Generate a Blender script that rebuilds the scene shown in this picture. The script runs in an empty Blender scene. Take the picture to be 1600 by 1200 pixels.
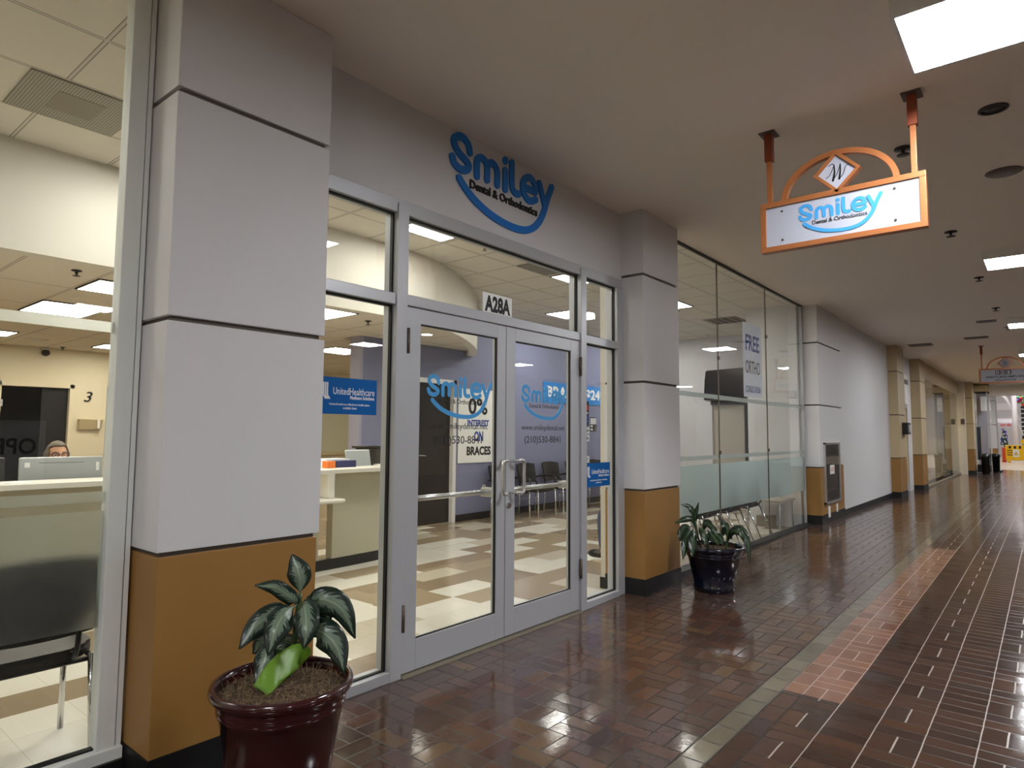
import bpy, bmesh, math, random
from mathutils import Vector, Matrix
random.seed(7)
S = bpy.context.scene
COL = S.collection
PI = math.pi

# ------------------------------------------------------------------ camera, world, exposure
FPX, YAW, PITCH, ROLL, HC = 1015.587, math.radians(39.53326), math.radians(4.309589), math.radians(0.3930), 1.3921
fw = Vector((math.cos(YAW)*math.cos(PITCH), math.sin(YAW)*math.cos(PITCH), math.sin(PITCH)))
r0 = Vector((math.sin(YAW), -math.cos(YAW), 0)); u0 = r0.cross(fw)
rt = r0*math.cos(ROLL) + u0*math.sin(ROLL); up = -r0*math.sin(ROLL) + u0*math.cos(ROLL)
cam = bpy.data.cameras.new('camera'); camo = bpy.data.objects.new('camera', cam); COL.objects.link(camo)
cam.sensor_fit = 'HORIZONTAL'; cam.sensor_width = 36; cam.lens = 36*FPX/1600; cam.clip_start = .05; cam.clip_end = 200
camo.matrix_world = Matrix(((rt.x, up.x, -fw.x, 0), (rt.y, up.y, -fw.y, 0), (rt.z, up.z, -fw.z, HC), (0, 0, 0, 1)))
S.camera = camo
w = bpy.data.worlds.new('world'); S.world = w; w.use_nodes = True
w.node_tree.nodes['Background'].inputs[0].default_value = (.6, .62, .68, 1)
w.node_tree.nodes['Background'].inputs[1].default_value = .12
S.view_settings.view_transform = 'Standard'; S.view_settings.look = 'None'
S.view_settings.exposure = 0.9; S.view_settings.gamma = 1; S.view_settings.use_curve_mapping = False
L_MALL, L_HIGH, L_LOW, L_SHOP, L_ATRIUM = 43.0, 16.5, 14.5, 24.0, 12.0
S.cycles.use_denoising = True
S.cycles.max_bounces = 10; S.cycles.transparent_max_bounces = 24; S.cycles.diffuse_bounces = 4
S.cycles.caustics_reflective = True; S.cycles.caustics_refractive = False
S.cycles.sample_clamp_indirect = 4.0

# ------------------------------------------------------------------ materials
def lin(c):
    return tuple((x/255/12.92 if x/255 <= .04045 else ((x/255+.055)/1.055)**2.4) for x in c)
M = {}
def mat(name, rgb, rough=.5, metal=0, spec=.5, emit=None, bump=0, bscale=40, coat=0, var=0, vscale=6):
    m = bpy.data.materials.new(name); m.use_nodes = True
    nt = m.node_tree; p = nt.nodes['Principled BSDF']
    c = (*lin(rgb), 1)
    p.inputs['Base Color'].default_value = c; p.inputs['Roughness'].default_value = rough
    p.inputs['Metallic'].default_value = metal; p.inputs['Specular IOR Level'].default_value = spec
    p.inputs['Coat Weight'].default_value = coat; p.inputs['Coat Roughness'].default_value = .08
    if emit: p.inputs['Emission Color'].default_value = c; p.inputs['Emission Strength'].default_value = emit
    if bump or var:
        tc = nt.nodes.new('ShaderNodeTexCoord')
        if bump:
            n = nt.nodes.new('ShaderNodeTexNoise'); n.inputs['Scale'].default_value = bscale; n.inputs['Detail'].default_value = 4
            b = nt.nodes.new('ShaderNodeBump'); b.inputs['Strength'].default_value = bump; b.inputs['Distance'].default_value = .004
            nt.links.new(tc.outputs['Object'], n.inputs['Vector']); nt.links.new(n.outputs[0], b.inputs['Height']); nt.links.new(b.outputs[0], p.inputs['Normal'])
        if var:
            n = nt.nodes.new('ShaderNodeTexNoise'); n.inputs['Scale'].default_value = vscale; n.inputs['Detail'].default_value = 5
            r = nt.nodes.new('ShaderNodeMix'); r.data_type = 'RGBA'
            r.inputs[6].default_value = tuple(x*(1-var) for x in c[:3])+(1,); r.inputs[7].default_value = tuple(min(1, x*(1+var)) for x in c[:3])+(1,)
            nt.links.new(tc.outputs['Object'], n.inputs['Vector']); nt.links.new(n.outputs[0], r.inputs[0]); nt.links.new(r.outputs[2], p.inputs['Base Color'])
    M[name] = m; return m

mat('paint_white', (214, 213, 214), .55, bump=.15, bscale=120)
mat('paint_ochre', (152, 112, 56), .45, bump=.15, bscale=90, var=.06)
mat('paint_cream', (216, 211, 198), .55)
mat('paint_beige', (190, 172, 136), .55)
mat('stone_beige', (186, 178, 164), .6)
mat('opposite_wall', (150, 140, 126), .6)
mat('paint_yellow', (218, 207, 178), .6)
mat('paint_purple', (126, 129, 158), .6)
mat('paint_lavender', (160, 158, 176), .6)
mat('mall_ceiling', (238, 230, 217), .8, bump=.1, bscale=200)
mat('rubber_black', (20, 21, 22), .45)
mat('groove', (98, 90, 82), .8)
mat('alu', (184, 186, 190), .36, metal=.25, bump=.05, bscale=60)
mat('frame_paint', (232, 236, 232), .45)
mat('alu_bright', (215, 216, 216), .25, metal=.8)
mat('chrome', (220, 220, 222), .12, metal=1)
mat('gasket', (8, 8, 9), .6)
mat('black_plastic', (22, 22, 24), .35)
mat('dark_wood', (28, 23, 23), .25)
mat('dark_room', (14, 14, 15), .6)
mat('leather', (32, 29, 28), .5, spec=.3, bump=.2, bscale=80)
mat('frame_black', (20, 20, 20), .3)
mat('laminate', (228, 224, 212), .3)
mat('counter_face', (188, 183, 160), .5, var=.03)
mat('silver_plastic', (172, 176, 174), .3, metal=.3)
mat('paper', (236, 236, 232), .7)
mat('paper_cool', (222, 224, 232), .6)
mat('sign_face', (172, 176, 188), .5)
mat('ink', (14, 14, 16), .5)
mat('ink_blue', (30, 66, 150), .5)
mat('logo_blue_dark', (16, 116, 204), .35)
mat('logo_blue', (64, 152, 212), .4)
mat('uhc_blue', (0, 92, 164), .6, spec=.2)
mat('banner_blue', (44, 130, 206), .45)
mat('white_ink', (240, 240, 240), .5)
mat('copper_paint', (172, 108, 64), .32, metal=.25)
mat('copper_dark', (140, 66, 36), .4, metal=.2)
mat('flange', (96, 84, 76), .45, metal=.4)
mat('pot_maroon', (54, 16, 19), .16, coat=.6)
mat('pot_blue', (9, 15, 34), .18, coat=.6)
mat('stem_green', (62, 84, 48), .5)
mat('leaf_plain', (98, 138, 34), .4)
mat('straw', (122, 100, 72), .9)
mat('navy', (34, 40, 92), .5)
mat('orange_item', (232, 120, 40), .5)
mat('fixture_white', (226, 226, 224), .4)
mat('vent_metal', (128, 120, 104), .5)
mat('vent_dark', (50, 46, 40), .6)
mat('skin', (196, 146, 112), .5)
mat('hair_grey', (96, 86, 72), .7, bump=.6, bscale=90)
mat('hair_brown', (52, 38, 30), .7, bump=.6, bscale=90)
mat('shirt_teal', (52, 92, 104), .8)
mat('shirt_grey', (110, 112, 116), .8)
mat('denim', (66, 80, 108), .85, bump=.3, bscale=300)
mat('trousers', (40, 40, 46), .85)
mat('glasses', (70, 30, 40), .3)
mat('lip', (160, 92, 84), .5)
mat('eye_white', (235, 232, 226), .3)
mat('gold_display', (226, 190, 110), .5)
mat('tan_door', (206, 178, 116), .5)
mat('barrier_yellow', (246, 196, 16), .4)
mat('barrier_orange', (206, 74, 26), .45)
mat('sign_red', (214, 60, 34), .5)
mat('ball_blue', (40, 66, 170), .3)
mat('ball_purple', (110, 66, 160), .3)
mat('flower_red', (214, 40, 40), .5)
mat('flower_purple', (110, 40, 170), .5)
mat('flower_green', (60, 170, 80), .5)
mat('atrium_floor', (206, 194, 170), .25)
mat('white_gloss', (238, 236, 238), .35)
mat('navy_banner', (18, 30, 56), .5)
mat('light_mall', (250, 251, 255), emit=L_MALL)
mat('light_high', (255, 251, 244), emit=L_HIGH)
mat('light_low', (255, 247, 232), emit=L_LOW)
mat('light_shop', (255, 232, 190), emit=L_SHOP)
mat('light_atrium', (255, 250, 255), emit=L_ATRIUM)

def glass(name, tint=(.93, .965, .945), ior=1.5, gain=1.0):
    m = bpy.data.materials.new(name); m.use_nodes = True; nt = m.node_tree; nt.nodes.clear()
    o = nt.nodes.new('ShaderNodeOutputMaterial'); mx = nt.nodes.new('ShaderNodeMixShader')
    t = nt.nodes.new('ShaderNodeBsdfTransparent'); t.inputs[0].default_value = (*tint, 1)
    g = nt.nodes.new('ShaderNodeBsdfGlossy'); g.inputs['Roughness'].default_value = 0
    ge = nt.nodes.new('ShaderNodeNewGeometry'); dt = nt.nodes.new('ShaderNodeVectorMath'); dt.operation = 'DOT_PRODUCT'
    nt.links.new(ge.outputs['Normal'], dt.inputs[0]); nt.links.new(ge.outputs['Incoming'], dt.inputs[1])
    def mth(op, a_, b_):
        n = nt.nodes.new('ShaderNodeMath'); n.operation = op
        for i_, q in enumerate((a_, b_)):
            if isinstance(q, (int, float)): n.inputs[i_].default_value = q
            else: nt.links.new(q, n.inputs[i_])
        return n.outputs[0]
    f0 = ((ior-1)/(ior+1))**2*gain
    k = mth('ADD', f0, mth('MULTIPLY', 1-f0, mth('POWER', mth('SUBTRACT', 1.0, mth('ABSOLUTE', dt.outputs['Value'], 0.0)), 5.0)))
    nt.links.new(k, mx.inputs[0])
    nt.links.new(t.outputs[0], mx.inputs[1]); nt.links.new(g.outputs[0], mx.inputs[2]); nt.links.new(mx.outputs[0], o.inputs[0])
    M[name] = m
glass('glass', (.965, .98, .97))
def frosted(name, col, fac_t=.55, rgh=.32):
    m = bpy.data.materials.new(name); m.use_nodes = True; nt = m.node_tree; nt.nodes.clear()
    o = nt.nodes.new('ShaderNodeOutputMaterial'); mx = nt.nodes.new('ShaderNodeMixShader'); m2 = nt.nodes.new('ShaderNodeMixShader')
    tr = nt.nodes.new('ShaderNodeBsdfTranslucent'); tr.inputs[0].default_value = (*col, 1)
    d = nt.nodes.new('ShaderNodeBsdfDiffuse'); d.inputs[0].default_value = (*col, 1)
    rf = nt.nodes.new('ShaderNodeBsdfRefraction'); rf.inputs['Roughness'].default_value = rgh; rf.inputs['IOR'].default_value = 1.25; rf.inputs[0].default_value = (.93, .97, .97, 1)
    mx.inputs[0].default_value = .35; m2.inputs[0].default_value = fac_t
    nt.links.new(tr.outputs[0], mx.inputs[1]); nt.links.new(d.outputs[0], mx.inputs[2])
    nt.links.new(mx.outputs[0], m2.inputs[1]); nt.links.new(rf.outputs[0], m2.inputs[2]); nt.links.new(m2.outputs[0], o.inputs[0])
    M[name] = m
frosted('frosted', (.80, .90, .915), .32)
frosted('frosted_clear', (.88, .88, .85), .93, .62)
frosted('frost_strip', (.80, .88, .87), .6)

def backlit_paper(name, col):
    m = bpy.data.materials.new(name); m.use_nodes = True; nt = m.node_tree; nt.nodes.clear()
    o = nt.nodes.new('ShaderNodeOutputMaterial'); mx = nt.nodes.new('ShaderNodeMixShader'); mx.inputs[0].default_value = .45
    d = nt.nodes.new('ShaderNodeBsdfDiffuse'); t = nt.nodes.new('ShaderNodeBsdfTranslucent')
    d.inputs[0].default_value = t.inputs[0].default_value = (*lin(col), 1)
    nt.links.new(d.outputs[0], mx.inputs[1]); nt.links.new(t.outputs[0], mx.inputs[2]); nt.links.new(mx.outputs[0], o.inputs[0]); M[name] = m
backlit_paper('thin_paper', (236, 238, 246))
class NB:
    """tiny node builder for math-driven patterns"""
    def __init__(s, name, rough=.4):
        s.m = bpy.data.materials.new(name); s.m.use_nodes = True; s.nt = s.m.node_tree; s.p = s.nt.nodes['Principled BSDF']
        s.p.inputs['Roughness'].default_value = rough; M[name] = s.m
        tc = s.nt.nodes.new('ShaderNodeTexCoord'); sp = s.nt.nodes.new('ShaderNodeSeparateXYZ')
        s.nt.links.new(tc.outputs['Object'], sp.inputs[0]); s.tc = tc.outputs['Object']; s.x, s.y, s.z = sp.outputs
    def put(s, sock, v):
        if isinstance(v, (int, float)): sock.default_value = v
        elif isinstance(v, tuple): sock.default_value = v if len(v) == 4 else (*v, 1)
        else: s.nt.links.new(v, sock)
    def m_(s, op, a, b=0.0, c=0.0):
        n = s.nt.nodes.new('ShaderNodeMath'); n.operation = op
        s.put(n.inputs[0], a); s.put(n.inputs[1], b); s.put(n.inputs[2], c); return n.outputs[0]
    def add(s, a, b): return s.m_('ADD', a, b)
    def sub(s, a, b): return s.m_('SUBTRACT', a, b)
    def mul(s, a, b): return s.m_('MULTIPLY', a, b)
    def div(s, a, b): return s.m_('DIVIDE', a, b)
    def fl(s, a): return s.m_('FLOOR', a)
    def fr(s, a): return s.m_('FRACT', a)
    def lt(s, a, b): return s.m_('LESS_THAN', a, b)
    def gt(s, a, b): return s.m_('GREATER_THAN', a, b)
    def mx(s, a, b): return s.m_('MAXIMUM', a, b)
    def mn(s, a, b): return s.m_('MINIMUM', a, b)
    def inv(s, a): return s.sub(1.0, a)
    def sel(s, f, a, b):   # f ? b : a
        return s.add(s.mul(s.inv(f), a), s.mul(f, b))
    def near(s, t, period, width):   # 1 within width/2 of multiples of period
        fr = s.fr(s.div(t, period)); d = s.mn(fr, s.inv(fr)); return s.lt(d, width/2/period)
    def mixc(s, f, a, b):
        n = s.nt.nodes.new('ShaderNodeMix'); n.data_type = 'RGBA'; s.put(n.inputs[0], f); s.put(n.inputs[6], a); s.put(n.inputs[7], b); return n.outputs[2]
    def white(s, a, b, c=0.0):
        v = s.nt.nodes.new('ShaderNodeCombineXYZ'); s.put(v.inputs[0], a); s.put(v.inputs[1], b); s.put(v.inputs[2], c)
        n = s.nt.nodes.new('ShaderNodeTexWhiteNoise'); s.nt.links.new(v.outputs[0], n.inputs[0]); return n.outputs[0]
    def noise(s, scale, detail=3, vec=None):
        n = s.nt.nodes.new('ShaderNodeTexNoise'); n.inputs['Scale'].default_value = scale; n.inputs['Detail'].default_value = detail
        s.nt.links.new(vec or s.tc, n.inputs['Vector']); return n.outputs[0]
    def ramp(s, f, stops, const=True):
        n = s.nt.nodes.new('ShaderNodeValToRGB'); n.color_ramp.interpolation = 'CONSTANT' if const else 'LINEAR'
        e = n.color_ramp.elements
        while len(e) < len(stops): e.new(.5)
        for q, (p, c) in zip(e, stops): q.position = p; q.color = (*lin(c), 1)
        s.nt.links.new(f, n.inputs[0]); return n.outputs[0]
    def bump(s, h, strength=.3, dist=.004):
        b = s.nt.nodes.new('ShaderNodeBump'); b.inputs['Strength'].default_value = strength; b.inputs['Distance'].default_value = dist
        s.nt.links.new(h, b.inputs['Height']); s.nt.links.new(b.outputs[0], s.p.inputs['Normal'])
    def base(s, c): s.put(s.p.inputs['Base Color'], c)
    def rough(s, c): s.put(s.p.inputs['Roughness'], c)

# brick pavers of the mall corridor
def brick_material():
    b = NB('brick_pavers', .14)
    wob = b.mul(b.sub(b.noise(9, 2), .5), .006)
    y = b.add(b.sub(b.y, .305), wob); x = b.add(b.x, wob)
    W = .1975
    col = b.fl(b.div(y, W)); fy = b.fr(b.div(y, W))
    colA = b.gt(b.fr(b.div(b.add(col, .01), 2)), .4)           # odd columns weave lengthwise pairs
    cell = b.fl(b.div(x, W)); fx = b.fr(b.div(x, W))
    longc = b.mul(colA, b.gt(b.fr(b.div(b.add(cell, .01), 2)), .4))
    # left of the cream border the weave alternates in both directions
    leftside = b.gt(b.y, 1.305)
    par = b.fr(b.div(b.add(b.add(col, cell), .01), 2))
    longc = b.sel(leftside, longc, b.gt(par, .4))
    band = b.mul(b.gt(b.y, 1.085), b.lt(b.y, 1.30))            # the two border rows run lengthwise
    rowb = b.gt(b.y, 1.183)
    j = .008
    jl = b.near(y, W, .0055)                                        # long joints between columns
    jmid = b.lt(b.m_('ABSOLUTE', b.sub(fy, .5)), j/2/W)
    jx = b.near(x, W, j); jh = b.near(x, W/2, j)
    weave = b.mx(b.mul(longc, b.mx(jmid, jx)), b.mul(b.inv(longc), jh))
    jb = b.mx(b.near(b.add(b.x, .06), .2, j), b.lt(b.m_('ABSOLUTE', b.sub(b.y, 1.183)), j/2))
    jband = b.mx(b.lt(b.m_('ABSOLUTE', b.sub(b.y, 1.085)), j/2), b.lt(b.m_('ABSOLUTE', b.sub(b.y, 1.30)), j/2))
    joint = b.mx(b.sel(band, b.mx(weave, jl), jb), jband)
    idl = b.mul(longc, b.gt(fy, .5)); idc = b.mul(b.inv(longc), b.gt(fx, .5))
    r1 = b.white(b.add(cell, b.mul(idc, .5)), b.add(col, b.mul(idl, .5)))
    r2 = b.white(b.fl(b.div(b.add(b.x, .06), .2)), rowb, 3.0)
    rid = b.sel(band, r1, r2)
    dark = b.ramp(rid, [(0, (60, 43, 35)), (.22, (74, 51, 41)), (.4, (67, 51, 45)), (.6, (80, 56, 44)), (.78, (69, 48, 38)), (.9, (86, 58, 43))])
    leftc = b.ramp(rid, [(0, (76, 57, 48)), (.2, (90, 63, 51)), (.38, (82, 64, 56)), (.55, (94, 66, 52)), (.7, (78, 52, 43)), (.84, (102, 78, 57)), (.92, (86, 64, 55))])
    cc = b.mixc(leftside, dark, leftc)
    sal = b.ramp(rid, [(0, (138, 100, 80)), (.35, (148, 106, 84)), (.7, (130, 92, 74))])
    inS = b.mul(b.mul(b.gt(b.x, 3.79), b.lt(b.x, 9.3)), b.mul(b.gt(b.y, .893), b.lt(b.y, 1.183)))
    cc = b.mixc(inS, cc, sal)
    crm = b.ramp(rid, [(0, (112, 104, 88)), (.4, (124, 115, 97)), (.75, (106, 98, 83))])
    inC = b.mx(b.mul(band, rowb), b.mul(b.mul(b.gt(b.x, 9.4), b.lt(b.x, 9.52)), leftside))
    cc = b.mixc(inC, cc, crm)
    cc = b.mixc(b.mul(b.noise(22, 5), .35), cc, (.035, .024, .018))
    longline = b.mul(jl, b.lt(b.y, .9))
    jc = b.mixc(b.mx(longline, b.mul(jmid, b.mul(longc, b.lt(b.y, 1.08)))), (.018, .014, .012), (.34, .31, .27))  # pale joint colour stands in for highlights along the grout
    jc = b.mixc(inS, jc, (.42, .30, .23))
    b.base(b.mixc(joint, cc, jc))
    tilt = b.add(b.mul(fx, b.mul(b.sub(rid, .5), 1.6)), b.mul(fy, b.mul(b.sub(b.white(b.mul(rid, 37.0), 2.0), .5), 1.6)))
    h = b.add(b.add(b.mul(b.inv(joint), 1.0), tilt), b.add(b.mul(b.noise(6, 2), .5), b.mul(b.noise(55, 3), .12)))
    b.bump(h, .5, .004)
    b.rough(b.add(.05, b.add(b.mul(b.noise(14, 3), .12), b.mul(joint, .26))))
    b.p.inputs['Specular IOR Level'].default_value = .6
    b.p.inputs['Coat Weight'].default_value = .0
brick_material()

def vct_material():
    b = NB('vinyl_tile', .22)
    T = .305
    row = b.fl(b.div(b.y, T)); off = b.mul(b.white(row, 9.0), 3.0)
    run = b.fl(b.add(b.div(b.x, T*2), off))
    r = b.white(run, row, 11.0)
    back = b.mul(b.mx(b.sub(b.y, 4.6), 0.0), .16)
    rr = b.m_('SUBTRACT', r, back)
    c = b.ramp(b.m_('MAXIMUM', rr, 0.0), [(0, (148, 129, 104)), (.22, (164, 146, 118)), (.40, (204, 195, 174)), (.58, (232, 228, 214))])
    tile = b.white(b.fl(b.div(b.x, T)), row, 2.0)
    c = b.mixc(b.mul(tile, .10), c, (.30, .23, .15))
    j = b.mx(b.near(b.x, T, .003), b.near(b.y, T, .003))
    c = b.mixc(b.mul(j, .35), c, (.18, .14, .10))
    c = b.mixc(b.mul(b.noise(60, 4), .12), c, (.35, .29, .22))
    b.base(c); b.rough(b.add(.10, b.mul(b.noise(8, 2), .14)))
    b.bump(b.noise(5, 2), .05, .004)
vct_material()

def tile_ceiling(name, px, py, ox, oy, rgb):
    b = NB(name, .8)
    j = b.mx(b.near(b.sub(b.x, ox), px, .016), b.near(b.sub(b.y, oy), py, .016))
    e = b.mx(b.near(b.sub(b.x, ox), px, .027), b.near(b.sub(b.y, oy), py, .027))
    spk = b.lt(b.noise(190, 2), .36)
    base = lin(rgb)
    c = b.mixc(b.mul(spk, .30), base, tuple(x*.4 for x in base))
    c = b.mixc(e, c, tuple(x*.3 for x in base)); c = b.mixc(j, c, tuple(x*.86 for x in base))
    b.base(c); b.bump(b.sub(b.mul(b.inv(spk), .3), b.mul(j, .5)), .25, .004)
tile_ceiling('tiles_high', .605, .605, 5.383, 4.90, (222, 216, 204))
tile_ceiling('tiles_low', .605, 1.2, 1.99, 5.75, (222, 214, 200))

def perf_material():
    b = NB('perforated', .5)
    d = b.mul(b.near(b.x, .016, .008), b.near(b.y, .016, .008))
    b.base(b.mixc(d, (.36, .33, .26), (.03, .03, .025)))
perf_material()

def leaf_material():
    b = NB('leaf_variegated', .32)
    at = b.nt.nodes.new('ShaderNodeAttribute'); at.attribute_name = 'leafuv'; sp = b.nt.nodes.new('ShaderNodeSeparateXYZ')
    b.nt.links.new(at.outputs['Vector'], sp.inputs[0])
    u, v = sp.outputs[0], sp.outputs[1]          # u along 0..1, v across -1..1
    av = b.m_('ABSOLUTE', v)
    vein = b.noise(9, 4); 
    cv = b.nt.nodes.new('ShaderNodeCombineXYZ'); b.put(cv.inputs[0], b.mul(b.sub(u, b.mul(av, .25)), 26.0)); b.put(cv.inputs[1], b.mul(v, 1.5))
    st = b.noise(1.0, 3, cv.outputs[0])
    lim = b.add(.50, b.mul(b.sub(st, .5), 1.3))
    lim = b.mul(lim, b.m_('MINIMUM', b.mul(b.sub(1.02, u), 3.0), 1.0))
    pale = b.lt(av, lim)
    mid = b.lt(av, .03)
    c = b.mixc(pale, lin((18, 36, 26)), lin((106, 124, 106)))
    c = b.mixc(mid, c, lin((150, 170, 130)))
    b.base(c); b.bump(st, .15, .003)
leaf_material()
def leaf2_material():
    b = NB('leaf_green', .3)
    at = b.nt.nodes.new('ShaderNodeAttribute'); at.attribute_name = 'leafuv'; sp = b.nt.nodes.new('ShaderNodeSeparateXYZ')
    b.nt.links.new(at.outputs['Vector'], sp.inputs[0]); av = b.m_('ABSOLUTE', sp.outputs[1])
    c = b.mixc(b.lt(av, .35), lin((20, 38, 22)), lin((48, 72, 46)))
    b.base(b.mixc(b.lt(av, .06), c, lin((80, 104, 62))))
leaf2_material()
def soil_material():
    b = NB('soil', .9)
    n = b.noise(60, 6); b.base(b.ramp(n, [(0, (34, 26, 20)), (.5, (70, 54, 40)), (.62, (112, 92, 68)), (.75, (150, 128, 96))], False)); b.bump(n, 1, .01)
soil_material()

# ------------------------------------------------------------------ mesh helpers
def link(name, bm, m, parent=None, smooth=False, loc=None):
    me = bpy.data.meshes.new(name); bmesh.ops.recalc_face_normals(bm, faces=bm.faces[:]); bm.to_mesh(me); bm.free()
    ms = m if isinstance(m, (list, tuple)) else [m]
    for q in ms: me.materials.append(M[q])
    if smooth:
        me.polygons.foreach_set('use_smooth', [True]*len(me.polygons)); me.update()
        me.set_sharp_from_angle(angle=math.radians(40))
    o = bpy.data.objects.new(name, me); COL.objects.link(o)
    if parent is not None: o.parent = parent
    if loc: o.location = loc
    return o
def tag(o, label=None, cat=None, group=None, kind=None):
    if label: o['label'] = label
    if cat: o['category'] = cat
    if group: o['group'] = group
    if kind: o['kind'] = kind
    return o
def thing(name, label, cat, loc=(0, 0, 0), rz=0, group=None, kind=None):
    o = bpy.data.objects.new(name, None); COL.objects.link(o); o.location = loc; o.rotation_euler = (0, 0, rz); o.empty_display_size = .1
    return tag(o, label, cat, group, kind)
def copy_tree(o, parent=None):
    c = o.copy(); COL.objects.link(c)
    if parent is not None: c.parent = parent; c.matrix_parent_inverse = o.matrix_parent_inverse
    for ch in list(o.children): copy_tree(ch, c)
    return c
def B(): return bmesh.new()
def box(bm, x0, x1, y0, y1, z0, z1, bev=0, mi=0, mtx=None):
    c = [(x, y, z) for z in (z0, z1) for y in (y0, y1) for x in (x0, x1)]
    v = [bm.verts.new(mtx @ Vector(p) if mtx else p) for p in c]
    fs = []
    for q in ((0, 2, 3, 1), (4, 5, 7, 6), (0, 1, 5, 4), (2, 6, 7, 3), (0, 4, 6, 2), (1, 3, 7, 5)):
        f = bm.faces.new([v[i] for i in q]); f.material_index = mi; fs.append(f)
    if bev:
        es = list({e for f in fs for e in f.edges})
        r = bmesh.ops.bevel(bm, geom=es, offset=bev, segments=2, affect='EDGES', profile=.6)
        for f in r['faces']: f.material_index = mi
    return bm
def bx(*a, **k): return box(B(), *a, **k)
def prism(bm, pts, z0, z1, mi=0):
    lo = [bm.verts.new((x, y, z0)) for x, y in pts]; hi = [bm.verts.new((x, y, z1)) for x, y in pts]
    n = len(pts)
    for f in (bm.faces.new(lo), bm.faces.new(hi)): f.material_index = mi
    for i in range(n):
        f = bm.faces.new((lo[i], lo[(i+1) % n], hi[(i+1) % n], hi[i])); f.material_index = mi
    return bm
def smooth_path(pts, n=6, closed=False):
    P = [Vector(p) for p in pts]; out = []
    N = len(P)
    for i in range(N-1 if not closed else N):
        a = P[i-1] if (i > 0 or closed) else P[i]*2-P[i+1]
        b_, c = P[i], P[(i+1) % N]
        d = P[(i+2) % N] if (i+2 < N or closed) else c*2-b_
        for k in range(n):
            t = k/n
            out.append(.5*((2*b_)+(-a+c)*t+(2*a-5*b_+4*c-d)*t*t+(-a+3*b_-3*c+d)*t**3))
    if not closed: out.append(P[-1])
    return out
def tube(bm, pts, r, n=10, mi=0, cap=True):
    P = [Vector(p) for p in pts]; rings = []
    t0 = (P[1]-P[0]).normalized(); ref = Vector((0, 0, 1)) if abs(t0.z) < .9 else Vector((1, 0, 0))
    u = t0.cross(ref).normalized()
    for i, p in enumerate(P):
        t = ((P[i+1]-p) if i == 0 else (p-P[i-1]) if i == len(P)-1 else (P[i+1]-P[i-1])).normalized()
        u = (u - t*u.dot(t)).normalized(); v = t.cross(u)
        rr = r[i] if isinstance(r, (list, tuple)) else r
        rings.append([bm.verts.new(p+(u*math.cos(2*PI*k/n)+v*math.sin(2*PI*k/n))*rr) for k in range(n)])
    for a, c in zip(rings, rings[1:]):
        for k in range(n):
            f = bm.faces.new((a[k], a[(k+1) % n], c[(k+1) % n], c[k])); f.material_index = mi; f.smooth = True
    if cap:
        for q in (rings[0], rings[-1]): bm.faces.new(q).material_index = mi
    return bm
def lathe(bm, prof, n=48, c=(0, 0, 0), mi=0):
    rings = []
    for r, z in prof:
        rings.append([bm.verts.new((c[0]+r*math.cos(2*PI*k/n), c[1]+r*math.sin(2*PI*k/n), c[2]+z)) for k in range(n)] if r > 1e-6 else [bm.verts.new((c[0], c[1], c[2]+z))])
    for a, d in zip(rings, rings[1:]):
        for k in range(n):
            k2 = (k+1) % n
            q = [a[k % len(a)], a[k2 % len(a)], d[k2 % len(d)], d[k % len(d)]]
            q = list(dict.fromkeys(q))
            if len(q) >= 3:
                f = bm.faces.new(q); f.material_index = mi; f.smooth = True
    return bm
def ellipsoid(bm, c, r, n=16, m=12, mi=0, mtx=None):
    prof = []
    rings = []
    for i in range(m+1):
        a = -PI/2+PI*i/m
        if i in (0, m): rings.append([Vector((0, 0, r[2]*math.sin(a)))])
        else: rings.append([Vector((r[0]*math.cos(a)*math.cos(2*PI*k/n), r[1]*math.cos(a)*math.sin(2*PI*k/n), r[2]*math.sin(a))) for k in range(n)])
    R_ = [[bm.verts.new((mtx @ p if mtx else p)+Vector(c)) for p in ring] for ring in rings]
    for a, d in zip(R_, R_[1:]):
        for k in range(n):
            q = list(dict.fromkeys([a[k % len(a)], a[(k+1) % n % len(a)], d[(k+1) % n % len(d)], d[k % len(d)]]))
            if len(q) >= 3:
                f = bm.faces.new(q); f.material_index = mi; f.smooth = True
    return bm
def plane_mtx(o, xd, zd):
    xd, zd = Vector(xd).normalized(), Vector(zd).normalized(); n = xd.cross(zd)
    return Matrix(((xd.x, zd.x, n.x, o[0]), (xd.y, zd.y, n.y, o[1]), (xd.z, zd.z, n.z, o[2]), (0, 0, 0, 1)))
FRONT = ((1, 0, 0), (0, 0, 1)); BACKF = ((-1, 0, 0), (0, 0, 1)); WEST = ((0, -1, 0), (0, 0, 1)); EAST = ((0, 1, 0), (0, 0, 1))
_n = [0]
def text_bm(body, width, height, thick=.002, bold=0.0, align='CENTER', shear=0, space=1):
    cu = bpy.data.curves.new('lettering', 'FONT'); cu.body = body; cu.align_x = align; cu.extrude = .01; cu.offset = bold; cu.resolution_u = 3; cu.shear = shear; cu.space_line = space
    ob = bpy.data.objects.new('lettering', cu); COL.objects.link(ob); bpy.context.view_layer.update()
    me = bpy.data.meshes.new_from_object(ob.evaluated_get(bpy.context.evaluated_depsgraph_get()))
    bpy.data.objects.remove(ob); bpy.data.curves.remove(cu)
    bm = B(); bm.from_mesh(me); bpy.data.meshes.remove(me)
    xs = [v.co.x for v in bm.verts]; ys = [v.co.y for v in bm.verts]; zs = [v.co.z for v in bm.verts]
    x0, x1, y0, y1, z0, z1 = min(xs), max(xs), min(ys), max(ys), min(zs), max(zs)
    sx = width/(x1-x0); sy = (height/(y1-y0)) if height else sx
    for v in bm.verts: v.co = ((v.co.x-(x0+x1)/2)*sx, (v.co.y-(y0+y1)/2)*sy, (v.co.z-z0)/(z1-z0)*thick)
    return bm
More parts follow.
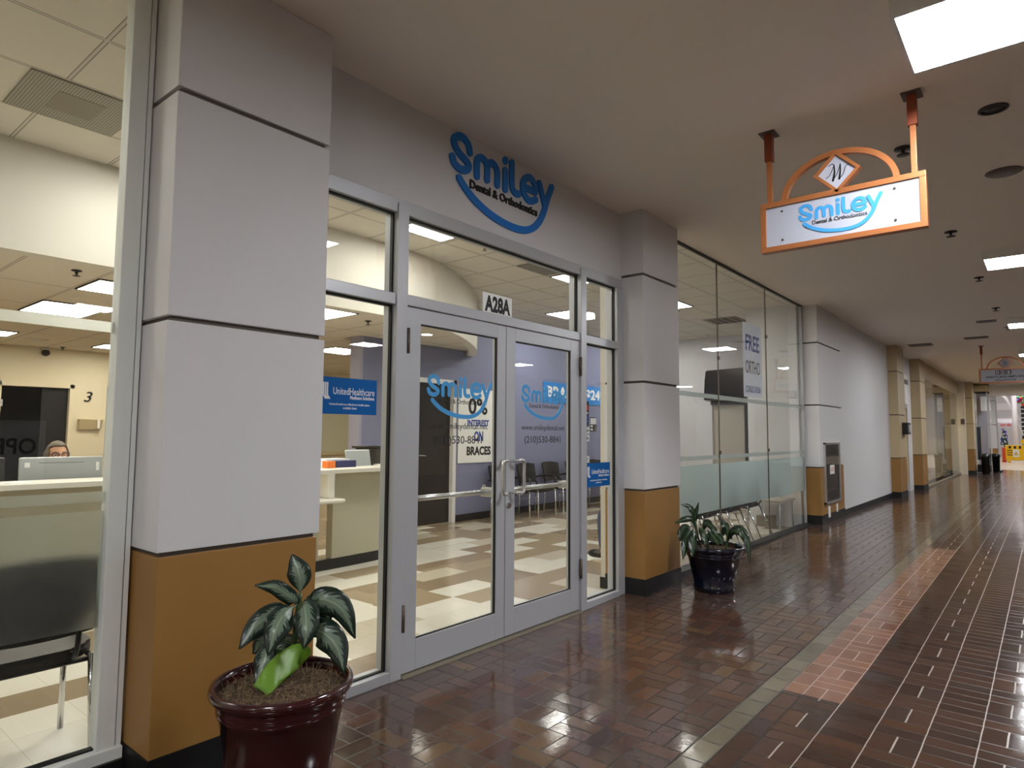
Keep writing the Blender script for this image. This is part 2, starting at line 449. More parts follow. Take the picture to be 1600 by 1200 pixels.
def lettering(body, center, facing, width, height, m, parent, thick=.002, bold=0.0, name='lettering', **k):
    bm = text_bm(body, width, height, thick, bold, **k); bm.transform(plane_mtx(center, *facing))
    return link(name, bm, m, parent)
def ribbon(bm, pts, wd, mtx, thick, mi=0, smooth=6, wvar=None):
    """a round-capped stroke with thickness, drawn on a plane"""
    P = smooth_path([(a, b_, 0) for a, b_ in pts], smooth) if len(pts) > 2 else [Vector((a, b_, 0)) for a, b_ in pts]
    n = len(P); L, R_ = [], []
    for i, p in enumerate(P):
        t = ((P[i+1]-p) if i == 0 else (p-P[i-1]) if i == n-1 else (P[i+1]-P[i-1])).normalized()
        w_ = (wvar[0]+(wvar[1]-wvar[0])*i/(n-1)) if wvar else wd
        nn = Vector((-t.y, t.x, 0))*w_/2; L.append(p+nn); R_.append(p-nn)
    def cap(p, a, w_, sgn):
        return [p+Vector((math.cos(a+sgn*k*PI/8), math.sin(a+sgn*k*PI/8), 0))*w_/2 for k in range(1, 8)]
    te = (P[-1]-P[-2]); ts = (P[1]-P[0])
    we = wvar[1] if wvar else wd; ws = wvar[0] if wvar else wd
    out = L + cap(P[-1], math.atan2(te.y, te.x)+PI/2, we, -1) + R_[::-1] + cap(P[0], math.atan2(ts.y, ts.x)-PI/2, ws, -1)
    Z = Vector((0, 0, thick))
    # strip faces top and bottom
    for z in (Vector(), Z):
        l = [bm.verts.new(mtx @ (p+z)) for p in L]; r_ = [bm.verts.new(mtx @ (p+z)) for p in R_]
        for i in range(n-1): bm.faces.new((l[i], r_[i], r_[i+1], l[i+1])).material_index = mi
        for cp, e in ((cap(P[-1], math.atan2(te.y, te.x)+PI/2, we, -1), (l[-1], r_[-1])), (cap(P[0], math.atan2(ts.y, ts.x)-PI/2, ws, -1), (r_[0], l[0]))):
            bm.faces.new([e[0]]+[bm.verts.new(mtx @ (p+z)) for p in cp]+[e[1]]).material_index = mi
    a = [bm.verts.new(mtx @ p) for p in out]; b_ = [bm.verts.new(mtx @ (p+Z)) for p in out]
    for i in range(len(out)):
        k = (i+1) % len(out)
        f = bm.faces.new((a[i], a[k], b_[k], b_[i])); f.material_index = mi
    return bm
SM = dict(
    S=[(.160, .122), (.142, .170), (.085, .192), (.030, .165), (.030, .125), (.070, .088), (.125, .062), (.152, .038), (.130, .006), (.078, -.004), (.032, .014), (.014, .048)],
    m1=[(.223, -.003), (.223, .085), (.240, .115), (.270, .124), (.300, .112), (.315, .080), (.315, .004)],
    m2=[(.315, .080), (.332, .112), (.362, .124), (.395, .110), (.410, .078), (.410, .000)],
    i=[(.487, -.004), (.487, .118)], dot=[(.486, .180), (.487, .186)],
    l=[(.553, .190), (.553, .055), (.566, .014), (.596, .001), (.622, .004)],
    e0=[(.672, .068), (.800, .071)], e=[(.803, .074), (.798, .112), (.760, .146), (.715, .144), (.676, .112), (.664, .068), (.680, .022), (.722, -.006), (.770, .000), (.804, .020)],
    y1=[(.845, .145), (.905, .004)],
    y2=[(.985, .160), (.935, .060), (.895, -.040), (.845, -.120), (.775, -.182), (.680, -.220), (.560, -.230), (.430, -.220), (.310, -.194), (.210, -.157), (.150, -.124), (.105, -.092), (.072, -.062)])
def smile_logo(parent, origin, facing, width, m_blue, m_text, thick, vs=1.0, tthick=None, stroke=.046, bold=.012):
    """origin is the left end of the word's baseline"""
    mt = plane_mtx(origin, *facing); bm = B()
    for q, (k, pts) in enumerate(SM.items()):
        ribbon(bm, [(a*width, b_*width*vs) for a, b_ in pts], stroke*width, mt, thick+.00025*q)
    link('logo_word', bm, m_blue, parent)
    xd, zd = Vector(facing[0]), Vector(facing[1])
    c = Vector(origin)+xd*(.495*width)+zd*(-.064*width*vs)
    lettering('Dental & Orthodontics', c, facing, .66*width, .054*width*vs, m_text, parent, tthick or thick, bold)

# ------------------------------------------------------------------ structure: floors, ceilings
def fz(x):      # the brick corridor rises a few centimetres past the entrance
    pts = [(-10, 0), (4.4, 0), (5.5, .022), (9, .055), (12, .06), (16, .045), (19, .01), (22, 0), (60, 0)]
    for (a, za), (b_, zb) in zip(pts, pts[1:]):
        if a <= x <= b_: return za+(zb-za)*(x-a)/(b_-a)
    return 0
bm = B()
xs = [-8, 0, 4.4, 5.5, 7.2, 9, 10.5, 12, 14, 16, 19, 22, 34]
rows = [[bm.verts.new((x, y, z)) for y in (-9.5, 2.96) for z in (fz(x), -.1)] for x in xs]
for a, c in zip(rows, rows[1:]):
    bm.faces.new((a[0], c[0], c[2], a[2])); bm.faces.new((a[1], a[3], c[3], c[1])); bm.faces.new((a[2], c[2], c[3], a[3])); bm.faces.new((a[0], a[1], c[1], c[0]))
bm.faces.new((rows[0][0], rows[0][2], rows[0][3], rows[0][1])); bm.faces.new((rows[-1][0], rows[-1][1], rows[-1][3], rows[-1][2]))
tag(link('floor_corridor', bm, 'brick_pavers'), 'glossy dark brown brick paver floor of the mall corridor with a salmon band', 'floor', kind='structure')
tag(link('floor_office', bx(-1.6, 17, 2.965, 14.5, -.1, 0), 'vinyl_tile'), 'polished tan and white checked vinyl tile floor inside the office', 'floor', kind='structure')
tag(link('floor_atrium', bx(34, 60, -6, 6, -.1, .0), 'atrium_floor'), 'pale tiled floor of the bright far hall', 'floor', kind='structure')
ZC = 3.38
tag(link('ceiling_corridor', bx(-8, 31.8, -9.5, 2.93, ZC, ZC+.1), 'mall_ceiling'), 'plain beige painted ceiling over the mall corridor', 'ceiling', kind='structure')
tag(link('ceiling_office_high', bx(-1.6, 13.2, 2.94, 7.4, 3.41, 3.46), 'tiles_high'), 'high acoustic tile ceiling just inside the office windows', 'ceiling', kind='structure')

bulk = smooth_path([(-1.6, 5.47, 0), (1.0, 5.46, 0), (3.2, 5.43, 0), (4.4, 5.40, 0), (4.9, 5.42, 0), (5.34, 5.52, 0), (5.97, 5.80, 0), (6.55, 6.15, 0), (7.1, 6.55, 0), (7.5, 6.92, 0), (7.72, 7.198, 0)], 5)
def offset_path(P, d):
    o = []
    for i, p in enumerate(P):
        t = ((P[i+1]-p) if i == 0 else (p-P[i-1]) if i == len(P)-1 else (P[i+1]-P[i-1])).normalized()
        o.append(p+Vector((-t.y, t.x, 0))*d)
    return o
def path_wall(P, d, z0, z1):
    bm = B(); O = offset_path(P, d); q = []
    for p, o in zip(P, O): q.append([bm.verts.new((a.x, a.y, z)) for a in (p, o) for z in (z0, z1)])
    for a, c in zip(q, q[1:]):
        for i, j in ((0, 1), (1, 3), (3, 2), (2, 0)): bm.faces.new((a[i], a[j], c[j], c[i]))
    for e in (q[0], q[-1]): bm.faces.new((e[0], e[1], e[3], e[2]))
    return bm
tag(link('wall_bulkhead', path_wall(bulk, .13, 2.63, 3.41), 'paint_cream', smooth=True), 'curved cream bulkhead dropping from the office ceiling over the reception counter', 'bulkhead', kind='structure')
lowb = [(p.x, p.y) for p in offset_path(bulk, .06)]
pts = lowb[:-1] + [(7.60, 7.19), (5.5, 7.19), (5.5, 7.6), (9.9, 7.6), (9.9, 12.5), (-1.6, 12.5)]
bm = B(); prism(bm, pts, 2.705, 2.75); bmesh.ops.triangulate(bm, faces=[f for f in bm.faces if len(f.verts) > 4])
tag(link('ceiling_office_low', bm, 'tiles_low'), 'lower acoustic tile ceiling behind the curved bulkhead', 'ceiling', kind='structure')

# office walls
def wall(name, label, m, *boxes):
    bm = B()
    for b_ in boxes: box(bm, *b_)
    return tag(link(name, bm, m), label, 'wall', kind='structure')
wall('wall_purple', 'blue purple painted back wall of the waiting area', 'paint_purple', (5.52, 6.53, 7.2, 7.4, 0, 3.45), (7.27, 13.0, 7.2, 7.4, 0, 3.45), (6.53, 7.27, 7.2, 7.4, 2.15, 3.45))
wall('wall_purple_end', 'pale lavender end of the purple wall beside the reception area', 'paint_lavender', (5.47, 5.52, 7.2, 7.42, 0, 2.75))
wall('wall_back', 'yellow wall with the number 3 behind the reception area', 'paint_yellow', (-1.6, 2.66, 12.35, 12.5, 0, 2.75), (3.60, 4.17, 12.35, 12.5, 0, 2.75), (5.0, 9.9, 12.35, 12.5, 0, 2.75), (2.66, 3.60, 12.35, 12.5, 2.09, 2.75), (4.17, 5.0, 12.35, 12.5, 2.10, 2.75), (4.17, 5.0, 12.35, 12.5, 0, .96))
wall('wall_office_west', 'cream side wall of the office out of frame beside the left window', 'paint_cream', (-1.6, -1.5, 2.95, 12.5, 0, 3.45))
wall('wall_office_inner', 'yellow inner wall closing the hall behind the purple wall', 'paint_yellow', (9.8, 9.9, 7.4, 12.5, 0, 2.75))
wall('wall_end', 'white end wall of the waiting area under the hanging television', 'paint_white', (13.0, 13.15, 5.36, 7.4, 0, 3.45), (13.0, 13.15, 3.68, 4.38, 0, 3.45), (13.0, 13.15, 4.38, 5.36, 2.05, 3.45))
wall('wall_nook', 'short cream partition wall at the end of the frosted window', 'paint_white', (10.40, 10.52, 2.93, 3.70, 0, 3.45), (10.52, 13.15, 3.62, 3.74, 0, 3.45))
wall('wall_stub', 'narrow cream wall end standing just inside the right sidelight', 'paint_cream', (5.15, 5.74, 3.03, 3.19, 0, 3.45))
tag(link('baseboard_stub', bx(5.143, 5.745, 3.022, 3.197, 0, .10), 'rubber_black'), 'black rubber base of the cream wall end inside the right sidelight', 'baseboard', kind='structure')
tag(link('baseboard_purple', bx(7.33, 13.0, 7.185, 7.199, 0, .11), 'rubber_black'), 'black rubber base along the purple wall', 'baseboard', kind='structure')
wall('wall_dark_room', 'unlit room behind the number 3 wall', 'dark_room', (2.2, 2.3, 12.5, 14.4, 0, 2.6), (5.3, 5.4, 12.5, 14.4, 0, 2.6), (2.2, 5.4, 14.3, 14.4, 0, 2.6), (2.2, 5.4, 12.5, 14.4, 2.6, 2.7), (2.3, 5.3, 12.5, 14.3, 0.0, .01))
wall('wall_side_room', 'tan wall glimpsed through the doorway under the television', 'paint_beige', (14.6, 14.7, 3.7, 6.2, 0, 2.6), (13.15, 14.7, 6.1, 6.2, 0, 2.6), (13.15, 14.7, 3.74, 6.2, 2.6, 2.7))

# ------------------------------------------------------------------ pillars of the storefront
def pillar(label, x0, x1, y0, y1, z0=0.0, m=('paint_white', 'paint_ochre'), top=ZC):
    t = thing('pillar', label, 'pillar', (0, 0, 0), kind='structure')
    link('core', bx(x0+.02, x1-.02, y0+.02, y1, z0, top), 'groove', t)
    for a, b_ in ((.914, 1.835), (1.856, 2.788), (2.81, top)):
        if a < top: link('panel', bx(x0, x1, y0, y1, a, min(b_, top), bev=.004), m[0], t)
    link('wainscot', bx(x0+.008, x1-.008, y0+.008, y1, z0+.10, .895, bev=.004), m[1], t)
    link('base', bx(x0+.002, x1-.002, y0+.002, y1, z0-.02, z0+.133), 'rubber_black', t)
    return t
pillar('white and ochre pillar nearest the camera, between the left window and the doors', 1.106, 1.838, 2.70, 3.06)
pillar('white and ochre pillar between the doors and the frosted window', 5.072, 5.775, 2.70, 3.10, fz(5.4))
P3 = pillar('white and ochre pillar with the directory case, past the frosted window', 10.50, 11.93, 2.66, 2.93, fz(11))
pillar('beige and ochre pillar with the black wall phone, beyond the blank white wall', 16.29, 17.15, 2.515, 2.76, fz(16.5), ('paint_beige', 'paint_ochre'))
pillar('beige and ochre pillar on the far side of the restroom door', 19.56, 20.42, 2.52, 2.8, 0, ('paint_beige', 'paint_ochre'))
pillar('slim beige and brown pillar before the far display case', 29.2, 29.9, 2.14, 2.36, 0, ('paint_beige', 'paint_ochre'))
pillar('white and brown pillar behind the far black bin', 32.0, 32.7, 1.60, 1.76, 0, ('paint_white', 'paint_ochre'), 3.0)

# ------------------------------------------------------------------ walls on the corridor side
wall('wall_fascia', 'white fascia wall over the glass entrance carrying the blue sign', 'paint_white', (1.8, 5.1, 2.925, 3.06, 2.76, ZC+.08))
wall('wall_blank', 'blank white wall beyond the directory pillar', 'paint_white', (11.90, 16.35, 2.70, 2.92, 0, ZC))
tag(link('baseboard_blank', bx(11.92, 16.30, 2.685, 2.72, 0, .15), 'rubber_black'), 'black base along the blank white wall', 'baseboard', kind='structure')
wall('wall_restroom', 'white wall over the restroom door', 'paint_white', (17.1, 19.6, 2.74, 2.9, 2.12, ZC), (17.1, 17.75, 2.74, 2.9, 0, 2.12), (18.95, 19.6, 2.74, 2.9, 0, 2.12))
wall('wall_far_fascia', 'beige fascia over the far glass shopfront', 'paint_beige', (20.4, 29.2, 2.56, 2.8, 2.98, ZC))
wall('wall_far_shop', 'cream walls inside the far glass shop', 'paint_cream', (20.0, 31, 6.9, 7.0, 0, 3.2), (19.9, 20.0, 2.8, 7, 0, 3.2), (31, 31.1, 2.6, 7, 0, 3.2), (20, 31, 2.8, 7.0, 3.0, 3.1))
tag(link('floor_far_shop', bx(19.9, 31.1, 2.61, 7.0, -.08, 0.0), 'vinyl_tile'), 'tile floor inside the far glass shop', 'floor', kind='structure')
wall('wall_header', 'beige header across the corridor before the bright hall', 'mall_ceiling', (31.8, 32.0, -8.4, 1.9, 2.98, ZC+.1))
wall('wall_corridor_end', 'end wall of the corridor behind the camera', 'paint_beige', (-8.1, -8, -9.5, 3, 0, ZC))
# opposite side of the wide corridor (seen only in reflections)
wall('wall_opposite', 'opposite side of the wide corridor, out of frame', 'opposite_wall', (-8, 5.6, -8.5, -8.3, 0, ZC), (5.6, 17, -8.5, -8.3, 2.75, ZC), (17, 32, -8.5, -8.3, 0, ZC))
wall('wall_opposite_shop', 'dim back of a shop across the corridor, out of frame', 'paint_beige', (5.4, 17.2, -9.5, -9.4, 0, ZC))
wall('wall_left_edge', 'white corridor wall left of the first window, out of frame', 'paint_white', (-8, -1.3, 2.9, 3.05, 0, ZC))

# curbs under the shop windows
tag(link('trim_1', bx(-1.3, 1.10, 2.90, 2.99, 0, .09), 'rubber_black'), 'black curb under the left window', 'curb', kind='structure')
tag(link('trim_2', bx(5.77, 10.5, 2.77, 2.90, 0, .075), 'rubber_black'), 'black curb under the frosted window', 'curb', kind='structure')
tag(link('trim_3', bx(2.53, 4.38, 2.868, 3.02, -.01, .007, bev=.003), 'vent_metal'), 'ribbed metal threshold under the double doors', 'threshold', kind='structure')

# ------------------------------------------------------------------ window 1 (left)
W1 = thing('window_1', 'large shop window left of the nearest pillar with a frosted band', 'window', kind='structure')
bm = B(); box(bm, 1.008, 1.076, 2.93, 3.01, .09, ZC, .003); box(bm, 1.080, 1.100, 2.936, 3.01, .09, ZC, .002); link('window_frame', bm, 'frame_paint', W1)
bm = B(); box(bm, -1.3, 1.10, 2.915, 3.01, .085, .135, .004); link('window_frame', bm, 'frame_paint', W1)
link('gasket', bx(-1.3, 1.008, 2.955, 2.985, .135, .143), 'gasket', W1)
pn = link('pane', bx(-1.3, 1.008, 2.965, 2.975, .143, ZC+.03), 'glass', W1)
link('frosted_band', bx(-1.3, 1.006, 2.976, 2.979, .605, 1.068), 'frosted_clear', pn)
for a, b_ in ((1.103, 1.145), (1.795, 1.838)): link('frosted_strip', bx(-1.3, 1.006, 2.976, 2.979, a, b_), 'frosted_clear', pn)

# ------------------------------------------------------------------ window 2 (frosted, right of pillar 2)
W2 = thing('window_2', 'tall frameless three pane window with a pale green frosted band', 'window', kind='structure')
link('window_frame', bx(5.77, 10.48, 2.85, 2.93, .02, .058, bev=.003), 'fixture_white', W2)
link('top_channel', bx(5.77, 10.48, 2.865, 2.905, 3.362, ZC+.02), 'vent_dark', W2)
link('side_channel', bx(10.44, 10.465, 2.865, 2.905, .058, 3.37), 'alu', W2)
for a, b_ in ((5.74, 7.170), (7.178, 8.815), (8.823, 10.44)):
    pn = link('pane', bx(a, b_, 2.875, 2.885, .058, 3.362), 'glass', W2)
    link('frosted_band', bx(a, b_, 2.886, 2.889, .555, 1.066), 'frosted', pn)
    for c, d in ((1.118, 1.162), (1.787, 1.837)): link('frosted_strip', bx(a, b_, 2.886, 2.889, c, d), 'frost_strip', pn)
for x in (7.174, 8.819):
    link('joint', bx(x-.004, x+.004, 2.873, 2.887, .058, 3.362), 'vent_metal', W2)
    for z in (1.19, 2.26) if x < 8 else (1.19, 2.70):
        link('clip', bx(x-.022, x+.022, 2.862, 2.875, z-.02, z+.02, bev=.004), 'flange', W2)
# ------------------------------------------------------------------ entrance frame and double doors
EF = thing('window_3', 'grey aluminium entrance frame with sidelights and transom around the doors', 'storefront frame', kind='structure')
yf0, yf1 = 2.90, 3.01
def fr(*a): return link('frame_bar', bx(*a, bev=.003), 'alu', EF)
fr(1.80, 5.078, yf0, yf1, 2.685, 2.765)
fr(2.448, 2.53, yf0-.012, yf1, 0, 2.74); fr(4.378, 4.456, yf0-.012, yf1, 0, 2.74)
fr(4.968, 5.078, yf0, yf1, 0, 2.685); fr(1.80, 1.90, yf0, yf1, 0, 2.685)
fr(1.90, 2.448, yf0, yf1, 2.135, 2.20); fr(4.456, 4.968, yf0, yf1, 2.135, 2.20); fr(2.53, 4.378, yf0, yf1, 2.143, 2.208)
fr(1.90, 2.448, yf0-.01, yf1, 0, .055); fr(4.456, 4.968, yf0-.01, yf1, 0, .055)
for nm, x0, x1, z0, z1 in (('a', 1.90, 2.448, .055, 2.135), ('b', 4.456, 4.968, .055, 2.135), ('c', 1.90, 2.448, 2.20, 2.685), ('d', 4.456, 4.968, 2.20, 2.685), ('e', 2.53, 4.378, 2.208, 2.685)):
    g = .010
    bm = B()
    box(bm, x0, x0+.004, 2.93, 2.952, z0, z1); box(bm, x1-g, x1, 2.93, 2.952, z0, z1); box(bm, x0, x1, 2.93, 2.952, z0, z0+.008); box(bm, x0, x1, 2.93, 2.952, z1-g, z1)
    link('gasket', bm, 'gasket', EF)
    link('pane', bx(x0+.002, x1-.002, 2.95, 2.96, z0+.002, z1-.002), 'glass', EF)
def door(n, x0, x1, hinge_left, label):
    D = thing('door_%d' % n, label, 'door', kind='structure')
    wl, wr = (.118, .09) if hinge_left else (.10, .122)
    y0, y1 = 2.905, 2.95
    bm = B()
    box(bm, x0, x0+wl, y0, y1, .016, 2.136, .003); box(bm, x1-wr, x1, y0, y1, .016, 2.136, .003)
    box(bm, x0+wl, x1-wr, y0, y1, 2.045, 2.136, .003); box(bm, x0+wl, x1-wr, y0, y1, .016, .19, .003)
    link('door_frame', bm, 'alu', D)
    a, b_ = x0+wl, x1-wr
    bm = B()
    box(bm, a, a+.003, 2.912, 2.926, .19, 2.045); box(bm, b_-.008, b_, 2.912, 2.926, .19, 2.045); box(bm, a, b_, 2.912, 2.926, 2.037, 2.045); box(bm, a, b_, 2.912, 2.926, .19, .196)
    link('gasket', bm, 'gasket', D)
    pn = link('pane', bx(a+.002, b_-.002, 2.924, 2.932, .192, 2.043), 'glass', D)
    bar = tube(B(), [(x0+.05, 3.03, .985), (x1-.05, 3.03, .985)], .017, 12)
    box(bar, x0+.03, x0+.09, 2.95, 3.05, .955, 1.015, .004); box(bar, x1-.09, x1-.03, 2.95, 3.05, .955, 1.015, .004)
    link('push_bar', bar, 'alu_bright', D)
    hx = x0+.004 if hinge_left else x1-.004
    for z in (.33, 1.93):
        h = tube(B(), [(hx, 2.889, z-.075), (hx, 2.889, z+.075)], .011, 10)
        for q in (-.045, -.015, .015, .045): tube(h, [(hx, 2.889, z+q-.002), (hx, 2.889, z+q+.002)], .0125, 10)
        link('hinge', h, 'flange', D)
    s = 1 if hinge_left else -1; sx = (x1-.045) if hinge_left else (x0+.05)
    gx = sx - s*.062
    hp = smooth_path([(sx, 2.905, 1.20), (sx, 2.87, 1.20), (sx-s*.012, 2.838, 1.203), (gx+s*.02, 2.832, 1.204), (gx, 2.832, 1.185), (gx, 2.832, 1.10), (gx, 2.832, 1.0), (gx+s*.02, 2.832, .980), (sx-s*.012, 2.838, .981), (sx, 2.87, .984), (sx, 2.905, .984)], 5)
    link('pull_handle', tube(B(), hp, .0115, 12), 'alu_bright', D)
    return D, pn
D1, pn1 = door(1, 2.534, 3.452, True, 'left leaf of the glass double doors')
D2, pn2 = door(2, 3.458, 4.374, False, 'right leaf of the glass double doors')
lk = B(); tube(lk, [(3.487, 2.893, .893), (3.487, 2.907, .893)], .021, 16); tube(lk, [(3.487, 2.889, .893), (3.487, 2.895, .893)], .013, 16); link('lock_cylinder', lk, 'chrome', D2)
# lettering on the door glass (on the inner face of the pane)
for D_, x0, wd in ((D1, 2.728, .595), (D2, 3.650, .56)):
    smile_logo(D_, (x0, 2.9225, 1.628), FRONT, wd, 'logo_blue', 'ink', .001, vs=.98, bold=.004)
    cx = x0+wd*.5
    lettering('www.smileydental.net', (cx-.01, 2.9225, 1.428), FRONT, .535, .052, 'ink', D_, .001)
    lettering('(210)530-8841', (cx-.02, 2.9225, 1.338), FRONT, .445, .066, 'ink', D_, .001)

# ------------------------------------------------------------------ things on the front
t = thing('wall_sign', 'blue dimensional smile logo sign on the white fascia over the doors', 'sign', (3.46, 2.925, 3.1))
def local(t):   # children built in world coordinates: keep them where they are
    bpy.context.view_layer.update()
    for c in t.children: c.matrix_parent_inverse = t.matrix_world.inverted()
smile_logo(t, (2.895, 2.924, 3.127), FRONT, 1.125, 'logo_blue_dark', 'ink', .012, vs=1.0, tthick=.008, stroke=.047, bold=.025); local(t)
t = thing('number_plate', 'white unit number sheet A28A stuck over the double doors', 'sign', (3.405, 2.948, 2.21))
link('sheet', bx(3.25, 3.56, 2.944, 2.9475, 2.21, 2.355), 'paper', t)
lettering('A28A', (3.405, 2.944, 2.2825), FRONT, .272, .116, 'ink', t, .001, .045); local(t)
def insurance_sign(x0, z0, label):
    t = thing('insurance_sign', label, 'sign', (x0+.185, 2.946, z0), group=None)
    link('sheet', bx(x0, x0+.372, 2.9425, 2.9475, z0, z0+.197), 'uhc_blue', t)
    y = 2.9425
    b_ = B()
    for k, s in enumerate((0, .012, .024)):
        ribbon(b_, [(.0+s, .105), (.0+s, .045), (.014+s, .022)], .008, plane_mtx((x0+.02, y, z0+.06), *FRONT), .001)
    link('shield_mark', b_, 'white_ink', t)
    lettering('UnitedHealthcare', (x0+.218, y, z0+.125), FRONT, .275, .038, 'white_ink', t, .001)
    lettering('Medicare Solutions', (x0+.272, y, z0+.092), FRONT, .165, .020, 'white_ink', t, .001, .02)
    lettering('UnitedHealthcare Medicare health plans', (x0+.19, y, z0+.052), FRONT, .265, .014, 'white_ink', t, .001, .01)
    lettering('available here', (x0+.19, y, z0+.034), FRONT, .09, .013, 'white_ink', t, .001, .01); local(t)
insurance_sign(1.985, 1.487, 'blue insurance sign on the sidelight beside the nearest pillar')
insurance_sign(4.530, .950, 'blue insurance sign low on the sidelight right of the doors')
# small stickers inside the right sidelight
def sticker(x0, x1, z0, z1, label, parts, body='black_plastic'):
    t = thing('window_sticker', label, 'sticker', ((x0+x1)/2, 2.963, z0))
    link('sheet', bx(x0, x1, 2.9605, 2.9635, z0, z1), body, t)
    for nm, m_, a, b_, c, d in parts: link(nm, bx(x0+(x1-x0)*a, x0+(x1-x0)*b_, 2.9596, 2.9606, z0+(z1-z0)*c, z0+(z1-z0)*d), m_, t)
    local(t)
sticker(4.530, 4.600, 1.455, 1.66, 'tall black sticker with red and blue patches inside the right sidelight', [('patch', 'sign_red', .15, .85, .64, .84), ('patch', 'ink_blue', .15, .85, .12, .42), ('patch', 'paper', .2, .8, .49, .55)])
sticker(4.618, 4.714, 1.408, 1.53, 'white and black sticker in the middle of the right sidelight', [('patch', 'paper', .04, .96, .5, .93), ('patch', 'paper', .06, .42, .08, .22), ('patch', 'paper', .06, .42, .30, .44), ('patch', 'vent_metal', .66, .9, .08, .44)])
sticker(4.528, 4.608, 1.39, 1.445, 'white sticker under the tall black sticker', [('patch', 'vent_metal', .2, .8, .35, .6)], 'paper')
sticker(4.528, 4.608, 1.326, 1.382, 'lower grey sticker on the right sidelight', [('patch', 'vent_dark', .25, .75, .35, .6)], 'paper_cool')
sticker(4.528, 4.606, 1.15, 1.205, 'small white sticker just above the right blue insurance sign', [('patch', 'vent_metal', .15, .7, .55, .7), ('patch', 'vent_metal', .15, .6, .25, .4)], 'paper')
# FREE ORTHO poster inside window 2
t = thing('poster', 'white free ortho consultation poster inside the frosted window', 'poster', (8.34, 2.90, 1.86))
link('sheet', bx(8.01, 8.68, 2.892, 2.895, 1.862, 2.80), 'thin_paper', t)
lettering('FREE', (8.345, 2.892, 2.555), FRONT, .50, .205, 'ink_blue', t, .001, .022)
lettering('ORTHO', (8.345, 2.892, 2.245), FRONT, .52, .165, 'ink', t, .001, .005)
lettering('CONSULTATION', (8.345, 2.892, 1.965), FRONT, .53, .085, 'ink_blue', t, .001, .01); local(t)

# directory case on pillar 3
t = thing('directory_case', 'glass fronted directory case on the ochre face of the far pillar', 'display case', (11.15, 2.66, .3))
bm = B(); x0, x1, z0, z1 = 10.66, 11.58, .345, 1.28
box(bm, x0, x0+.04, 2.632, 2.668, z0, z1, .004); box(bm, x1-.04, x1, 2.632, 2.668, z0, z1, .004); box(bm, x0, x1, 2.632, 2.668, z1-.035, z1, .004); box(bm, x0, x1, 2.632, 2.668, z0, z0+.035, .004)
link('case_frame', bm, 'alu_bright', t)
link('back_panel', bx(x0+.03, x1-.03, 2.655, 2.668, z0+.03, z1-.03), 'dark_wood', t)
link('board', bx(x0+.12, x1-.16, 2.648, 2.656, z0+.19, z1-.19), 'vent_dark', t)
link('pane', bx(x0+.04, x1-.04, 2.640, 2.644, z0+.03, z1-.03), 'glass', t)
n_ = link('notice', bx(10.93, 11.18, 2.634, 2.6385, .79, .93), 'paper', t)
lettering('NOTICE', (11.055, 2.634, .86), FRONT, .18, .06, 'sign_red', n_, .0006); local(t)
for xa, lab in ((10.86, 'white notice strip under the directory case, nearer one'), (11.36, 'white notice strip under the directory case, farther one')):
    h = .17 if xa < 11 else .13
    tag(link('notice_strip', bx(xa, xa+.10 if xa < 11 else xa+.06, 2.655, 2.667, .305-h, .305), 'paper'), lab, 'notice')

# black phone box and restroom things
t = thing('wall_phone', 'black wall phone box on the beige pillar past the white wall', 'phone', (16.95, 2.515, 1.43))
link('body', bx(16.62, 17.0, 2.40, 2.52, 1.42, 1.68, bev=.01), 'black_plastic', t); link('face', bx(16.70, 16.94, 2.392, 2.402, 1.47, 1.63, bev=.003), 'alu', t); local(t)
t = thing('restroom_sign', 'white sign panel with dark lettering over the restroom door', 'sign', (18.4, 2.73, 2.16))
link('panel', bx(17.8, 18.9, 2.70, 2.741, 2.16, 2.90, bev=.004), 'paper', t)
link('stripe', bx(17.8, 18.9, 2.695, 2.70, 2.66, 2.78), 'ink', t); link('stripe', bx(17.8, 18.3, 2.695, 2.70, 2.53, 2.62), 'ink_blue', t)
link('symbol', bx(17.85, 18.2, 2.72, 2.741, 2.96, 3.25), 'navy', t); local(t)
t = thing('door_4', 'tan restroom door with a grey kick plate', 'door', kind='structure')
link('leaf', bx(17.8, 18.9, 2.76, 2.80, .25, 2.08), 'tan_door', t); link('kick_plate', bx(17.8, 18.9, 2.75, 2.80, .01, .25), 'alu', t)
link('frame', bx(17.75, 17.80, 2.735, 2.82, 0, 2.12), 'alu', t); link('frame', bx(18.90, 18.95, 2.735, 2.82, 0, 2.12), 'alu', t); link('frame', bx(17.75, 18.95, 2.735, 2.82, 2.08, 2.13), 'alu', t)
link('handle', tube(B(), [(17.86, 2.755, .95), (17.86, 2.71, .95), (17.96, 2.71, .95)], .012), 'chrome', t)
link('notice', bx(18.1, 18.45, 2.752, 2.76, 1.05, 1.3), 'paper', t)

